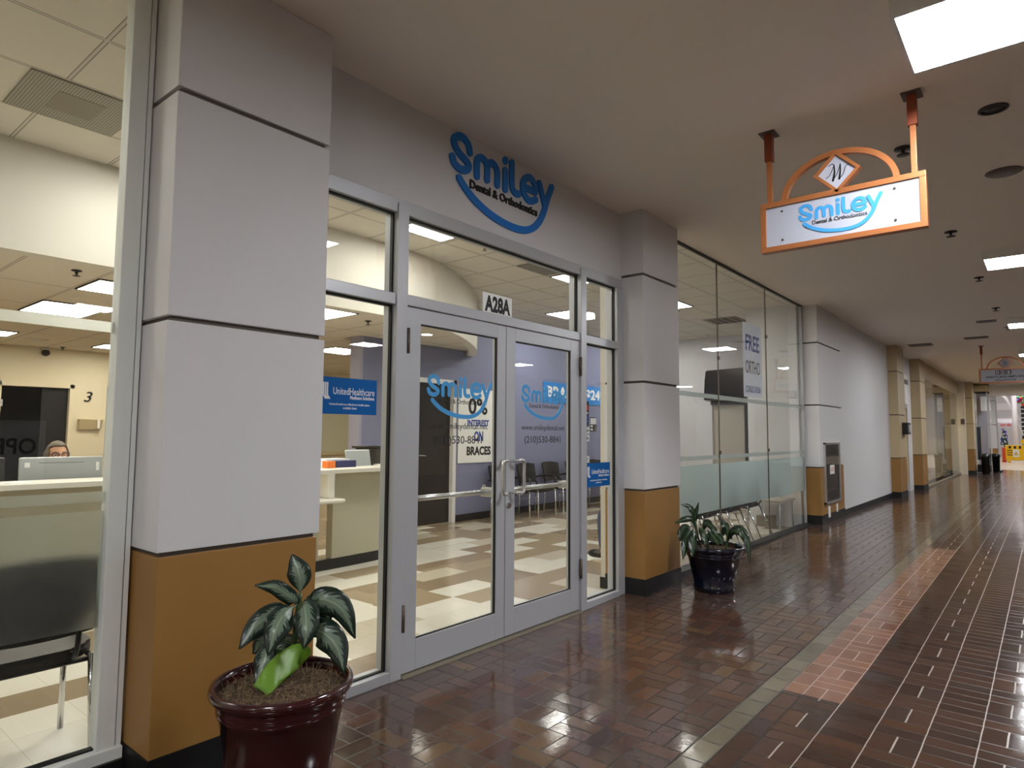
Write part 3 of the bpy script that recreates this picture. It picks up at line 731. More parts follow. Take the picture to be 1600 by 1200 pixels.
# ------------------------------------------------------------------ hanging corridor signs
def hanging_sign(X, Yc, dz, label, kind_):
    t = thing('hanging_sign', label, 'sign', (X, Yc, ZC))
    y0, y1, z0, z1 = Yc-.465, Yc+.465, 2.578+dz, 2.905+dz
    bm = B(); d = .03; wd = .034
    box(bm, X-d, X+d, y0, y1, z0, z0+wd, .003); box(bm, X-d, X+d, y0, y1, z1-wd, z1, .003); box(bm, X-d, X+d, y0, y0+wd, z0+wd, z1-wd, .003); box(bm, X-d, X+d, y1-wd, y1, z0+wd, z1-wd, .003)
    link('sign_frame', bm, 'copper_paint', t)
    face = link('sign_panel', bx(X-.018, X+.018, y0+wd, y1-wd, z0+wd, z1-wd), 'sign_face', t)
    for yy in (y0+wd+.125, y1-wd-.10):
        for zz in (z0+wd+.035, z1-wd-.035):
            link('screw', tube(B(), [(X-.018, yy, zz), (X-.024, yy, zz)], .007, 8), 'vent_dark', t)
    bm = B(); pts = [(X, Yc+.335*math.cos(a), z1-.01+.262*math.sin(a)) for a in [PI*k/28 for k in range(29)]]
    O = [(X, Yc+.302*math.cos(a), z1-.01+.229*math.sin(a)) for a in [PI*k/28 for k in range(29)]]
    q = [[bm.verts.new((X+s, p[1], p[2])) for p in (a, c) for s in (-.02, .02)] for a, c in zip(pts, O)]
    for a, c in zip(q, q[1:]):
        for i, j in ((0, 1), (1, 3), (3, 2), (2, 0)): bm.faces.new((a[i], a[j], c[j], c[i]))
    link('arch', bm, 'copper_paint', t)
    mt = Matrix.Translation((X-.004, Yc, z1+.108)) @ Matrix.Rotation(PI/4, 4, 'X')
    h = .096; bm = B(); e = .02
    box(bm, -.026, .026, -h, h, -h, -h+e, .002, mtx=mt); box(bm, -.026, .026, -h, h, h-e, h, .002, mtx=mt); box(bm, -.026, .026, -h, -h+e, -h+e, h-e, .002, mtx=mt); box(bm, -.026, .026, h-e, h, -h+e, h-e, .002, mtx=mt)
    link('diamond_frame', bm, 'copper_paint', t)
    dp = link('diamond_panel', box(B(), -.014, .014, -h+e, h-e, -h+e, h-e, mtx=mt), 'sign_face', t)
    bm = B(); m2 = plane_mtx((X-.0195, Yc, z1+.108), *WEST)
    ribbon(bm, [(-.062, -.028), (-.04, -.012), (-.02, .03), (-.014, .048), (-.030, .056), (-.045, .046)], .004, m2, .001)
    ribbon(bm, [(-.014, .048), (-.012, .0), (-.022, -.05)], .009, m2, .001, wvar=(.005, .012))
    ribbon(bm, [(-.022, -.05), (.004, -.005), (.022, .046)], .004, m2, .001)
    ribbon(bm, [(.022, .046), (.020, .0), (.014, -.046)], .009, m2, .001, wvar=(.005, .012))
    ribbon(bm, [(.014, -.046), (.036, -.02), (.050, .022), (.068, .034)], .004, m2, .001)
    link('monogram', bm, 'ink', dp)
    for yy in (Yc-.408, Yc+.408):
        link('post', bx(X-.015, X+.015, yy-.015, yy+.015, z1, ZC-.1, bev=.002), 'copper_paint', t)
        link('sleeve', bx(X-.025, X+.025, yy-.025, yy+.025, ZC-.19, ZC-.006, bev=.003), 'copper_dark', t)
        link('flange', bx(X-.06, X+.06, yy-.05, yy+.05, ZC-.008, ZC), 'flange', t)
    xf = X-.0195
    if kind_ == 0:
        smile_logo(t, (xf, Yc+.228, 2.752+dz), WEST, .47, 'logo_blue', 'ink', .001, vs=.98)
    else:
        for k in range(3):
            yy = Yc+.13-.095*k
            sq = link('letter_block', bx(xf-.001, xf, yy-.042, yy+.042, 2.765+dz, 2.858+dz), 'ink', t)
            lettering('DDS'[k], (xf-.001, yy, 2.811+dz), WEST, .05, .065, 'white_ink', sq, .001, .02)
        lettering('DENTURES•IMPLANT', (xf, Yc-.01, 2.715+dz), WEST, .70, .05, 'ink', t, .001, .02)
        lettering('SOLUTIONS', (xf, Yc+.0, 2.645+dz), WEST, .36, .038, 'ink', t, .001, .02)
    local(t)
hanging_sign(4.30, .945, 0, 'nearer copper framed hanging sign with the blue smile logo', 0)
hanging_sign(17.6, .68, -.035, 'farther hanging sign with three black letter blocks, down the corridor', 1)

# ------------------------------------------------------------------ corridor ceiling: lights, sprinklers, speakers, vents
def mall_light(x, y0, y1, label, group='corridor ceiling lights', z=ZC, dx=.61, depth=.10, m='light_mall'):
    t = thing('ceiling_light', label, 'light', (x, (y0+y1)/2, z), group=group)
    a, b_ = x-dx/2, x+dx/2
    bm = B(); e = .018
    box(bm, a, a+e, y0, y1, z-depth, z); box(bm, b_-e, b_, y0, y1, z-depth, z); box(bm, a+e, b_-e, y0, y0+e, z-depth, z); box(bm, a+e, b_-e, y1-e, y1, z-depth, z)
    link('housing', bm, 'fixture_white', t)
    link('diffuser', bx(a+e, b_-e, y0+e, y1-e, z-depth+.004, z-depth+.02), m, t); local(t)
for k, (x, lab) in enumerate([(-6.7, 'corridor light far behind the camera'), (-1.5, 'corridor light just behind the camera'), (3.56, 'large bright corridor light at the top right corner'), (8.80, 'second corridor light, right of the nearer hanging sign'), (14.0, 'third small corridor light at the right edge'), (19.2, 'fourth corridor light beyond the farther hanging sign'), (24.4, 'fifth corridor light, near the far shopfront'), (29.4, 'last corridor light before the bright hall')]):
    mall_light(x, -.13, .48, lab)
for x in (-6.7, -1.5, 3.56, 8.8, 14.0, 19.2, 24.4):
    mall_light(x, -5.76, -5.15, 'corridor light of the row across the wide corridor, out of frame', 'second row of corridor lights')
def sprinkler(x, y, z, label, group, r=.035, m='black_plastic'):
    t = thing('sprinkler', label, 'sprinkler', (x, y, z), group=group)
    link('escutcheon', lathe(B(), [(0, 0), (r*1.1, 0), (r*1.1, -.008), (.012, -.014), (.012, -.03), (0, -.03)], 20), m, t)
    link('deflector', lathe(B(), [(0, -.03), (.006, -.03), (.006, -.045), (r*.8, -.046), (r*.8, -.050), (0, -.050)], 16), m, t)
for x, y, lab in ((5.09, .70, 'dark sprinkler beside the nearer hanging sign post'), (7.51, .66, 'dark sprinkler right of the nearer hanging sign panel'), (9.92, .60, 'third dark sprinkler, just past the second corridor light'), (12.46, .56, 'fourth dark sprinkler down the corridor ceiling'), (14.83, .50, 'fifth dark sprinkler, above the farther hanging sign')):
    sprinkler(x, y, ZC, lab, 'corridor sprinklers', .05)
t = thing('speaker', 'dark round recessed ceiling speaker near the top right light', 'speaker', (4.80, .18, ZC))
link('ring', lathe(B(), [(.062, 0), (.078, 0), (.078, -.006), (.062, -.010), (.062, 0)], 28), 'vent_dark', t); link('grille', lathe(B(), [(0, -.004), (.063, -.004), (.063, 0), (0, 0)], 28), 'black_plastic', t)
tag(link('cover_plate', lathe(B(), [(0, -.006), (.11, -.006), (.12, 0), (0, 0)], 28), 'flange', loc=(6.03, .18, ZC)), 'flat brownish round cover on the ceiling right of the nearer hanging sign', 'cover plate')
def slot_vent(x, y, sx, sy, lab):
    t = thing('ceiling_vent', lab, 'vent', (x, y, ZC), group='corridor ceiling vents')
    link('frame', bx(-sx, sx, -sy, sy, -.012, 0), 'flange', t)
    for k in range(3): link('slot', bx(-sx+.03+k*sx*.62, -sx+.03+k*sx*.62+sx*.45, -sy+.03, sy-.03, -.016, -.0115), 'black_plastic', t)
slot_vent(13.8, .76, .10, .14, 'slim ceiling vent above the farther hanging sign')
slot_vent(16.0, 1.06, .13, .2, 'slim ceiling vent left of the farther hanging sign')
slot_vent(16.6, 2.10, .2, .22, 'dark ceiling vent over the beige pillars')

# ------------------------------------------------------------------ office ceiling: lights, vents, sprinklers
def troffer(x0, x1, y0, y1, z, m, label, group):
    t = thing('ceiling_light', label, 'light', ((x0+x1)/2, (y0+y1)/2, z), group=group)
    bm = B(); e = .014
    box(bm, x0, x0+e, y0, y1, z-.014, z+.004); box(bm, x1-e, x1, y0, y1, z-.014, z+.004); box(bm, x0+e, x1-e, y0, y0+e, z-.014, z+.004); box(bm, x0+e, x1-e, y1-e, y1, z-.014, z+.004)
    link('frame', bm, 'vent_dark', t)
    link('diffuser', bx(x0+e, x1-e, y0+e, y1-e, z-.010, z+.002), m, t); local(t)
ZH, ZL = 3.41, 2.705
H = 'light panels in the high office ceiling'; Lg = 'light panels in the low office ceiling'
troffer(4.10, 4.71, 4.27, 4.88, ZH, 'light_high', 'light panel in the transom over the left door', H)
troffer(6.66, 7.27, 4.27, 4.88, ZH, 'light_high', 'light panel at the right end of the transom', H)
troffer(8.72, 9.33, 5.88, 6.49, ZH, 'light_high', 'farther light panel low at the right end of the transom', H)
troffer(9.03, 9.64, 4.25, 4.86, ZH, 'light_high', 'light panel by the left edge of the frosted window', H)
troffer(11.3, 11.9, 5.88, 6.49, ZH, 'light_high', 'light panel hidden behind the white and ochre pillar by the blue pot', H)
troffer(1.65, 2.26, 4.27, 4.88, ZH, 'light_high', 'light panel in the high ceiling hidden by the nearest pillar', H)
troffer(-.8, -.19, 4.27, 4.88, ZH, 'light_high', 'light panel over the left window out of frame', H)
troffer(2.00, 2.61, 6.30, 6.91, ZL, 'light_low', 'light panel beside the nearest pillar behind the left window', Lg)
troffer(1.98, 2.59, 7.78, 8.66, ZL, 'light_low', 'light panel in the middle of the left window', Lg)
troffer(3.80, 4.41, 5.84, 6.45, ZL, 'light_low', 'light panel in the left sidelight just above the blue insurance sign', Lg)
troffer(1.86, 2.47, 10.65, 11.26, ZL, 'light_low', 'light panel at the left edge of the picture', Lg)
troffer(3.62, 4.23, 11.0, 11.6, ZL, 'light_low', 'small far light panel beside the nearest pillar', Lg)
troffer(5.95, 6.65, 8.45, 9.15, ZL, 'light_low', 'far light panel in the left sidelight', Lg)
troffer(7.8, 8.5, 9.8, 10.4, ZL, 'light_low', 'light panel in the hall behind the purple wall', Lg)
troffer(0.1, .7, 6.9, 7.5, ZL, 'light_low', 'light panel over the reception desk out of frame', Lg)
t = thing('downlight', 'round downlight under the low ceiling over the left door', 'light', (5.94, 6.39, ZL))
link('ring', lathe(B(), [(.075, 0), (.09, 0), (.09, -.008), (.075, -.008), (.075, 0)], 28), 'fixture_white', t); link('lens', lathe(B(), [(0, -.005), (.076, -.005), (.076, 0), (0, 0)], 28), 'light_low', t)
t = thing('air_vent', 'perforated square return air vent in the ceiling at the top left', 'vent', (1.27, 4.59, ZH))
link('plate', bx(.975, 1.575, 4.30, 4.885, ZH-.010, ZH+.002), 'perforated', t); link('damper', bx(1.15, 1.40, 4.45, 4.74, ZH-.0115, ZH-.0095), 'vent_metal', t); local(t)
t = thing('air_vent', 'grey air vent seen in the transom above the right door', 'vent', (6.1, 4.4, ZH))
link('plate', bx(5.99, 6.59, 4.29, 4.89, ZH-.008, ZH+.002), 'vent_metal', t); local(t)
for x, y, lab in ((11.2, 4.35, 'louvred ceiling vent left of the free ortho poster'), (9.6, 4.9, 'grey ceiling vent behind the frosted window, nearer one')):
    t = thing('air_vent', lab, 'vent', (x, y, ZH))
    link('plate', bx(x-.3, x+.3, y-.3, y+.3, ZH-.01, ZH+.002), 'vent_metal', t)
    for k in range(4): link('louvre', bx(x-.26, x+.26, y-.24+k*.13, y-.24+k*.13+.07, ZH-.016, ZH-.009), 'vent_dark', t)
    local(t)
sprinkler(1.78, 6.13, ZL, 'dark sprinkler on the low ceiling left of the nearest pillar', 'office sprinklers')
sprinkler(3.37, 12.05, ZL, 'dark sprinkler near the number 3 wall', 'office sprinklers')
sprinkler(4.79, 6.17, ZL, 'dark sprinkler on the low ceiling in the left sidelight', 'office sprinklers')
sprinkler(5.14, 4.64, ZH, 'pale sprinkler on the high ceiling in the transom', 'office sprinklers', .03, 'vent_metal')
tag(link('smoke_detector', lathe(B(), [(0, -.05), (.045, -.05), (.06, -.03), (.14, -.01), (.15, 0), (0, 0)], 28), 'paint_cream', loc=(2.84, 11.35, ZL)), 'cream ceiling diffuser dome near the number 3 wall', 'detector')
t = thing('camera_dome', 'black security camera dome high on the yellow wall', 'camera', (3.22, 12.33, 2.62))
link('mount', lathe(B(), [(0, .075), (.05, .075), (.05, .045), (0, .045)], 20), 'fixture_white', t); link('dome', ellipsoid(B(), (0, 0, 0), (.06, .06, .055), 20, 12), 'black_plastic', t)

# ------------------------------------------------------------------ number 3 wall fittings
t = thing('door_5', 'white frame of the dark doorway left of the number 3', 'door', kind='structure')
for a in ((2.62, 2.68, 12.31, 12.5, 0, 2.13), (3.58, 3.64, 12.31, 12.5, 0, 2.13), (2.62, 3.64, 12.31, 12.5, 2.07, 2.13)): link('frame', bx(*a), 'paint_yellow', t)
link('leaf', bx(3.22, 3.58, 12.40, 12.44, 0, 2.07), 'black_plastic', t)
link('hinge', bx(2.675, 2.70, 12.30, 12.32, 1.75, 1.85), 'alu', t)
t = thing('window_4', 'dark framed inner window right of the number 3', 'window', kind='structure')
for a in ((4.13, 4.20, 12.31, 12.5, .93, 2.14), (4.97, 5.04, 12.31, 12.5, .93, 2.14), (4.13, 5.04, 12.31, 12.5, 2.08, 2.14), (4.13, 5.04, 12.31, 12.5, .93, .98), (4.17, 5.0, 12.36, 12.40, 1.84, 1.87)): link('frame', bx(*a), 'alu', t)
link('pane', bx(4.2, 4.97, 12.42, 12.43, .98, 2.08), 'dark_wood', t)
t = thing('wall_number', 'black italic number 3 on the yellow wall', 'number', (3.85, 12.345, 1.86))
lettering('3', (3.855, 12.349, 1.945), FRONT, .125, .17, 'ink', t, .01, .005, shear=.25, name='numeral'); local(t)
t = thing('file_holder', 'tan wall file holder below the number 3', 'file holder', (3.9, 12.3, 1.4))
bm = B(); a = [(3.72, 1.57), (4.07, 1.565), (4.03, 1.40), (3.73, 1.40)]
lo = [bm.verts.new((x, 12.345, z)) for x, z in a]; hi = [bm.verts.new((x, 12.25 if z > 1.5 else 12.30, z)) for x, z in a]
bm.faces.new(lo); bm.faces.new(hi)
for i in range(4): bm.faces.new((lo[i], lo[(i+1) % 4], hi[(i+1) % 4], hi[i]))
link('pocket', bm, 'paint_beige', t); link('sheet', bx(3.98, 4.02, 12.24, 12.25, 1.42, 1.57), 'laminate', t); local(t)
# tan window seen in the left sidelight
t = thing('window_6', 'tan framed inner window behind the blue insurance sign in the left sidelight', 'window', kind='structure')
link('frame', bx(8.0, 9.16, 12.29, 12.36, .88, 2.1), 'paint_beige', t); link('pane', bx(8.06, 9.06, 12.28, 12.30, .95, 2.03), 'counter_face', t)

# dark door on the purple wall
t = thing('door_3', 'dark brown inner door with white frame in the purple wall', 'door', kind='structure')
for a in ((6.47, 6.54, 7.175, 7.4, 0, 2.21), (7.26, 7.33, 7.175, 7.4, 0, 2.21), (6.47, 7.33, 7.175, 7.4, 2.14, 2.21)): link('frame', bx(*a, bev=.003), 'fixture_white', t)
link('leaf', bx(6.54, 7.26, 7.25, 7.295, .01, 2.14), 'dark_wood', t)
link('lever', tube(B(), [(6.60, 7.25, 1.05), (6.60, 7.19, 1.05), (6.70, 7.185, 1.045)], .011), 'chrome', t)
t = thing('poster', 'white zero percent interest poster on the purple wall', 'poster', (7.83, 7.19, .91))
link('sheet', bx(7.385, 8.29, 7.185, 7.1985, .91, 2.095), 'paper', t)
lettering('0%', (7.84, 7.185, 1.82), FRONT, .46, .27, 'ink', t, .001, .025)
lettering('INTEREST', (7.85, 7.185, 1.55), FRONT, .52, .105, 'ink_blue', t, .001, .045)
lettering('ON', (7.86, 7.185, 1.335), FRONT, .22, .165, 'ink_blue', t, .001, .045)
lettering('BRACES', (7.87, 7.185, 1.10), FRONT, .58, .145, 'ink', t, .001, .045); local(t)
t = thing('banner', 'blue braces price banner high on the purple wall', 'banner', (10.7, 7.19, 1.97))
link('sheet', bx(9.62, 11.85, 7.185, 7.1985, 1.972, 2.35), 'banner_blue', t)
lettering('BRACES $249', (10.74, 7.185, 2.16), FRONT, 2.02, .235, 'white_ink', t, .001, .035); local(t)
t = thing('outlet', 'white power outlet on the purple wall below the interest poster', 'outlet', (8.01, 7.19, .42))
link('plate', bx(7.975, 8.05, 7.19, 7.2, .425, .54, bev=.003), 'paper', t); link('socket', bx(7.995, 8.03, 7.187, 7.191, .45, .515), 'vent_metal', t); local(t)
# television on the end wall
t = thing('television', 'black wall television behind the frosted window', 'television', (12.9, 4.95, 2.1))
mt = Matrix.Translation((12.86, 4.95, 2.41)) @ Matrix.Rotation(math.radians(-16), 4, 'Z') @ Matrix.Rotation(math.radians(4), 4, 'Y')
link('screen', box(B(), -.035, -.028, -.56, .56, -.285, .285, mtx=mt), 'frame_black', t); link('body', box(B(), -.03, .025, -.58, .58, -.305, .305, .006, mtx=mt), 'black_plastic', t); link('mount', bx(12.86, 13.0, 4.85, 5.05, 2.3, 2.5), 'vent_dark', t); local(t)
t = thing('door_6', 'doorway with dark head in the white end wall', 'door', kind='structure')
link('frame', bx(12.97, 13.15, 4.36, 5.38, 2.0, 2.08), 'black_plastic', t); link('leaf', bx(13.06, 13.10, 4.72, 5.36, 0, 2.0), 'stone_beige', t)
tag(link('thermostat', bx(10.375, 10.402, 2.96, 3.05, 1.96, 2.06, bev=.004), 'alu'), 'small grey thermostat on the cream partition by the frosted window', 'thermostat')

# ------------------------------------------------------------------ reception counter
cp = smooth_path([(-1.45, 5.70, 0), (1.0, 5.70, 0), (3.6, 5.69, 0), (4.3, 5.70, 0), (4.75, 5.74, 0), (5.02, 5.86, 0), (5.18, 6.08, 0), (5.22, 6.4, 0), (5.22, 6.75, 0)], 5)
CT = thing('reception_counter', 'long curved cream reception counter with a white top', 'counter', (1.8, 5.9, 0))
hiL = [p for p in cp if p.x <= 2.35]; hiR = [p for p in cp if p.x >= 3.87 or p.y > 5.9]; low = [p for p in cp if 2.3 <= p.x <= 3.95 and p.y < 5.8]
for seg in (hiL, hiR): link('front_panel', path_wall(seg, .10, .0, .975), 'counter_face', CT)
link('front_panel', path_wall(low, .10, 0, .70), 'counter_face', CT)
link('end_panel', bx(3.86, 3.93, 5.53, 6.0, .735, .975), 'laminate', CT)
link('low_shelf', bx(2.30, 3.97, 5.40, 6.05, .695, .732, bev=.012), 'laminate', CT)
def slab(P, d0, d1, z0, z1):
    A_, C_ = offset_path(P, d0), offset_path(P, d1)
    bm = B(); q = [[bm.verts.new((a.x, a.y, z)) for a in (p, o) for z in (z0, z1)] for p, o in zip(A_, C_)]
    for a, c in zip(q, q[1:]):
        for i, j in ((0, 1), (1, 3), (3, 2), (2, 0)): bm.faces.new((a[i], a[j], c[j], c[i]))
    for e in (q[0], q[-1]): bm.faces.new((e[0], e[1], e[3], e[2]))
    return bm
link('counter_top', slab(hiL, -.20, .24, .975, 1.012), 'laminate', CT)
hr2 = [p for p in cp if p.x >= 3.55 or p.y > 5.9]
link('counter_top', slab(hr2, -.16, .24, .975, 1.012), 'laminate', CT)
link('toe_base', path_wall(offset_path(cp, -.006), .05, 0, .105), 'rubber_black', CT)
link('desk_top', bx(-1.4, 5.1, 5.8, 6.28, .70, .735), 'laminate', CT)
local(CT)
def monitor(cx, cy, z0, wd, ht, rz, tilt, label, body, logo=True, extras=False):
    t = thing('monitor', label, 'monitor', (cx, cy, .735), rz)
    mt = Matrix.Translation((0, 0, z0-.735)) @ Matrix.Rotation(math.radians(tilt), 4, 'X')
    sh = link('back_shell', box(B(), -wd/2, wd/2, -.012, .02, 0, ht, .012, mtx=mt), body, t)
    link('screen', box(B(), -wd/2+.012, wd/2-.012, .0195, .022, .012, ht-.012, mtx=mt), 'frame_black', t)
    bm = B(); box(bm, -.10, .10, -.07, .09, 0, .012, .003); box(bm, -.03, .03, -.05, -.012, .01, z0-.735+ht*.4, .004); link('stand', bm, body, t)
    if logo:
        bm = B(); tube(bm, [(.0+.034*math.cos(a), -.0135, ht*.2+.034*math.sin(a)) for a in [2*PI*k/20 for k in range(21)]], .003, 6, cap=False); bm.transform(mt); link('badge', bm, 'alu_bright', t)
    if extras:
        link('slot', box(B(), -wd*.28, wd*.26, -.0135, -.0115, ht*.86, ht*.87, mtx=mt), 'vent_dark', t)
        link('sticker', box(B(), -wd*.44, -wd*.38, -.0135, -.0115, ht*.77, ht*.88, mtx=mt), 'paper', t)
        link('sticker', box(B(), wd*.41, wd*.45, -.0135, -.0115, ht*.66, ht*.86, mtx=mt), 'paper', t)
        link('seam', box(B(), wd*.13, wd*.132, -.0135, -.0115, 0, ht*.5, mtx=mt), 'vent_metal', t)
    return t
monitor(1.735, 6.03, .845, .565, .335, -.02, -4, 'silver computer monitor back in front of the receptionist', 'silver_plastic', True, True)
monitor(1.10, 6.08, .845, .56, .335, .05, -3, 'black computer monitor left of the silver one', 'black_plastic', False)
monitor(4.70, 6.12, .86, .36, .335, .10, -12, 'silver monitor tilted back on the counter in the left sidelight', 'silver_plastic', True)
t = thing('printer', 'dark grey printer beside the tilted monitor in the left sidelight', 'printer', (4.98, 6.25, .735))
link('body', bx(4.90, 5.16, 6.24, 6.50, .735, 1.20, bev=.01), 'vent_dark', t); link('lid', bx(4.86, 5.16, 6.22, 6.52, 1.20, 1.225, bev=.006), 'black_plastic', t)
for k in range(4): link('vent_slot', bx(4.93, 5.01, 6.235, 6.241, 1.06+.03*k, 1.075+.03*k), 'black_plastic', t)
local(t)
tag(link('box', bx(4.17, 4.42, 5.84, 5.93, 1.012, 1.085, bev=.003), 'navy'), 'flat navy blue box on the counter in the left sidelight', 'box')
t = thing('paper_tray', 'white paper tray behind the navy box', 'tray', (4.3, 6.02, .735)); link('tray', bx(4.12, 4.47, 5.98, 6.26, .735, 1.05, bev=.006), 'paper', t); link('paper_stack', bx(4.15, 4.45, 6.0, 6.24, 1.05, 1.095), 'paper_cool', t); local(t)
tag(link('snack_box', bx(4.03, 4.125, 5.80, 5.90, 1.012, 1.085, bev=.004), 'orange_item'), 'small orange box beside the navy box', 'box')
t = thing('file_sorter', 'white slanted file sorter at the end of the counter, left of the navy box', 'file sorter', (4.0, 6.12, .735))
mt0 = Matrix.Translation((3.96, 6.12, .74))
for k in range(3): link('divider', box(B(), -.02+.06*k, -.008+.06*k, -.12, .12, 0, .46, mtx=mt0 @ Matrix.Rotation(-.45, 4, 'Y')), 'paper', t)
link('base', bx(3.92, 4.09, 5.98, 6.24, .735, .75), 'paper', t); local(t)
for k, (x0, x1, lab) in enumerate(((1.02, 1.28, 'white sheet of paper lying at the left end of the counter top'), (1.30, 1.47, 'white sheet of paper on the counter top under the silver monitor'))):
    tag(link('paper_sheet', box(B(), x0-1.2, x1-1.2, -.09, .09, 0, .004, mtx=Matrix.Translation((1.2, 5.68, 1.012)) @ Matrix.Rotation(.12, 4, 'Z')), 'paper'), lab, 'paper')
tag(link('desk_bell', lathe(B(), [(0, .045), (.02, .04), (.035, .02), (.04, 0), (0, 0)], 20), 'vent_dark', loc=(2.02, 5.80, 1.012)), 'small dark object on the counter beside the nearest pillar', 'bell')

# ------------------------------------------------------------------ waiting chairs
def make_chair(slant=0.0):
    t = thing('waiting_chair', 'chair', 'chair')
    # local: sitter faces +y, base on z=0
    seat = B(); prism(seat, [(.25*math.copysign(abs(math.cos(a))**.5, math.cos(a)), .02+.235*math.copysign(abs(math.sin(a))**.5, math.sin(a))) for a in [2*PI*k/40 for k in range(40)]], .425, .475)
    bmesh.ops.bevel(seat, geom=[e for e in seat.edges if abs(e.verts[0].co.z-e.verts[1].co.z) < 1e-5], offset=.016, segments=2, affect='EDGES')
    link('seat', seat, 'leather', t, smooth=True)
    back = B(); g = []
    nx, nz = 12, 8
    for s in (0, 1):
        lay = []
        for j in range(nz+1):
            w_ = j/nz; row = []
            for i in range(nx+1):
                u = -1+2*i/nx; hw = .245*(1-.10*(1-w_)-.06*max(0, w_-.7))
                x = u*hw; z = .54+.34*w_ - .025*u*u*w_
                y = -.235-.07*w_+.055*u*u + (-.03 if s else 0)
                row.append(back.verts.new((x, y, z)))
            lay.append(row)
        g.append(lay)
    for j in range(nz):
        for i in range(nx):
            back.faces.new((g[0][j][i], g[0][j][i+1], g[0][j+1][i+1], g[0][j+1][i])); back.faces.new((g[1][j][i], g[1][j+1][i], g[1][j+1][i+1], g[1][j][i+1]))
    for j in range(nz):
        for i in (0, nx): back.faces.new((g[0][j][i], g[0][j+1][i], g[1][j+1][i], g[1][j][i]))
    for i in range(nx):
        for j in (0, nz): back.faces.new((g[0][j][i], g[0][j][i+1], g[1][j][i+1], g[1][j][i]))
    link('backrest', back, 'leather', t, smooth=True)
    for s in (-1, 1):
        link('leg', tube(B(), [(s*.24, .20, .44), (s*.245, .215+slant, 0)], .0125), 'chrome', t)
        link('leg', tube(B(), [(s*.22, -.20, .44), (s*.235, -.22+slant, 0)], .0125), 'chrome', t)
        link('armrest', tube(B(), smooth_path([(s*.245, .19, .44), (s*.275, .20, .56), (s*.285, .15, .645), (s*.285, 0, .66), (s*.28, -.14, .65), (s*.25, -.25, .62)], 5), .015), 'frame_black', t)
        link('back_support', tube(B(), smooth_path([(s*.15, -.15, .43), (s*.15, -.24, .46), (s*.15, -.275, .60)], 4), .011), 'frame_black', t)
    fr_ = B()
    for yy in (-.19, .19): tube(fr_, [(-.24, yy, .415), (.24, yy, .415)], .011)
    for s in (-1, 1): tube(fr_, [(s*.235, -.2, .415), (s*.235, .2, .415)], .011)
    link('seat_frame', fr_, 'frame_black', t)
    return t
ch0 = make_chair(0); ch1 = None
cs = [(8.19, 'dark waiting chair against the purple wall, first after the interest poster'), (8.91, 'dark waiting chair against the purple wall, second after the interest poster'), (9.63, 'dark waiting chair against the purple wall under the start of the blue banner'), (10.36, 'dark waiting chair against the purple wall, seen between door frame and sidelight'), (11.10, 'dark waiting chair against the purple wall, behind the low blue insurance sign')]
for i, (x, lab) in enumerate(cs):
    c = ch0 if i == 0 else copy_tree(ch0)
    c.location = (x, 6.78, 0); c.rotation_euler = (0, 0, PI); c['label'] = lab; c['group'] = 'waiting chairs along the purple wall'
chs = make_chair(-.16)
for i, (x, lab) in enumerate([(7.55, 'dark chair inside the frosted window, behind the blue potted plant'), (8.28, 'dark chair inside the frosted window, second past the blue pot'), (9.02, 'dark chair inside the frosted window, next to the small table')]):
    c = chs if i == 0 else copy_tree(chs)
    c.location = (x, 3.36, 0); c['label'] = lab; c['group'] = 'chairs along the frosted window'
c = copy_tree(ch0); c.location = (.85, 3.42, 0); c.rotation_euler = (0, 0, 0); c['label'] = 'black chair behind the frosted band of the left window'; c['group'] = 'chairs along the frosted window'; del c['group']
c = copy_tree(ch0); c.location = (6.39, 3.38, 0); c.rotation_euler = (0, 0, 0); c['label'] = 'dark chair with the seated visitor behind the right sidelight'; del c['group']
t = thing('side_table', 'small pale table at the end of the frosted window', 'table', (10.0, 3.25, 0))
link('tabletop', bx(-.34, .34, -.26, .26, .42, .45, bev=.004), 'stone_beige', t)
for sx in (-1, 1):
    for sy in (-1, 1): link('leg', tube(B(), [(sx*.31, sy*.23, .42), (sx*.31, sy*.23, 0)], .013), 'alu', t)
tag(link('cardboard_box', bx(10.16, 10.36, 3.28, 3.52, 0, .16, bev=.004), 'vent_metal'), 'small grey box on the floor under the pale table', 'box')

# ------------------------------------------------------------------ people
def skin_mesh(joints, edges, sub=2):
    """one continuous surface grown over a jointed skeleton; joint 0 is the root"""
    me = bpy.data.meshes.new('body'); me.from_pydata([j[0] for j in joints], edges, [])
    ob = bpy.data.objects.new('body', me); COL.objects.link(ob)
    md = ob.modifiers.new('skin', 'SKIN'); md.use_smooth_shade = True
    for i, j in enumerate(joints):
        r = j[1]; r = r if isinstance(r, tuple) else (r, r)
        sv = me.skin_vertices[0].data[i]; sv.radius = r; sv.use_root = (i == 0)
    s = ob.modifiers.new('sub', 'SUBSURF'); s.levels = sub; s.render_levels = sub
    bpy.context.view_layer.update()
    m2 = bpy.data.meshes.new_from_object(ob.evaluated_get(bpy.context.evaluated_depsgraph_get()))
    bpy.data.objects.remove(ob); bm = B(); bm.from_mesh(m2); bpy.data.meshes.remove(m2)
    for f in bm.faces: f.smooth = True; f.material_index = 0
    return bm
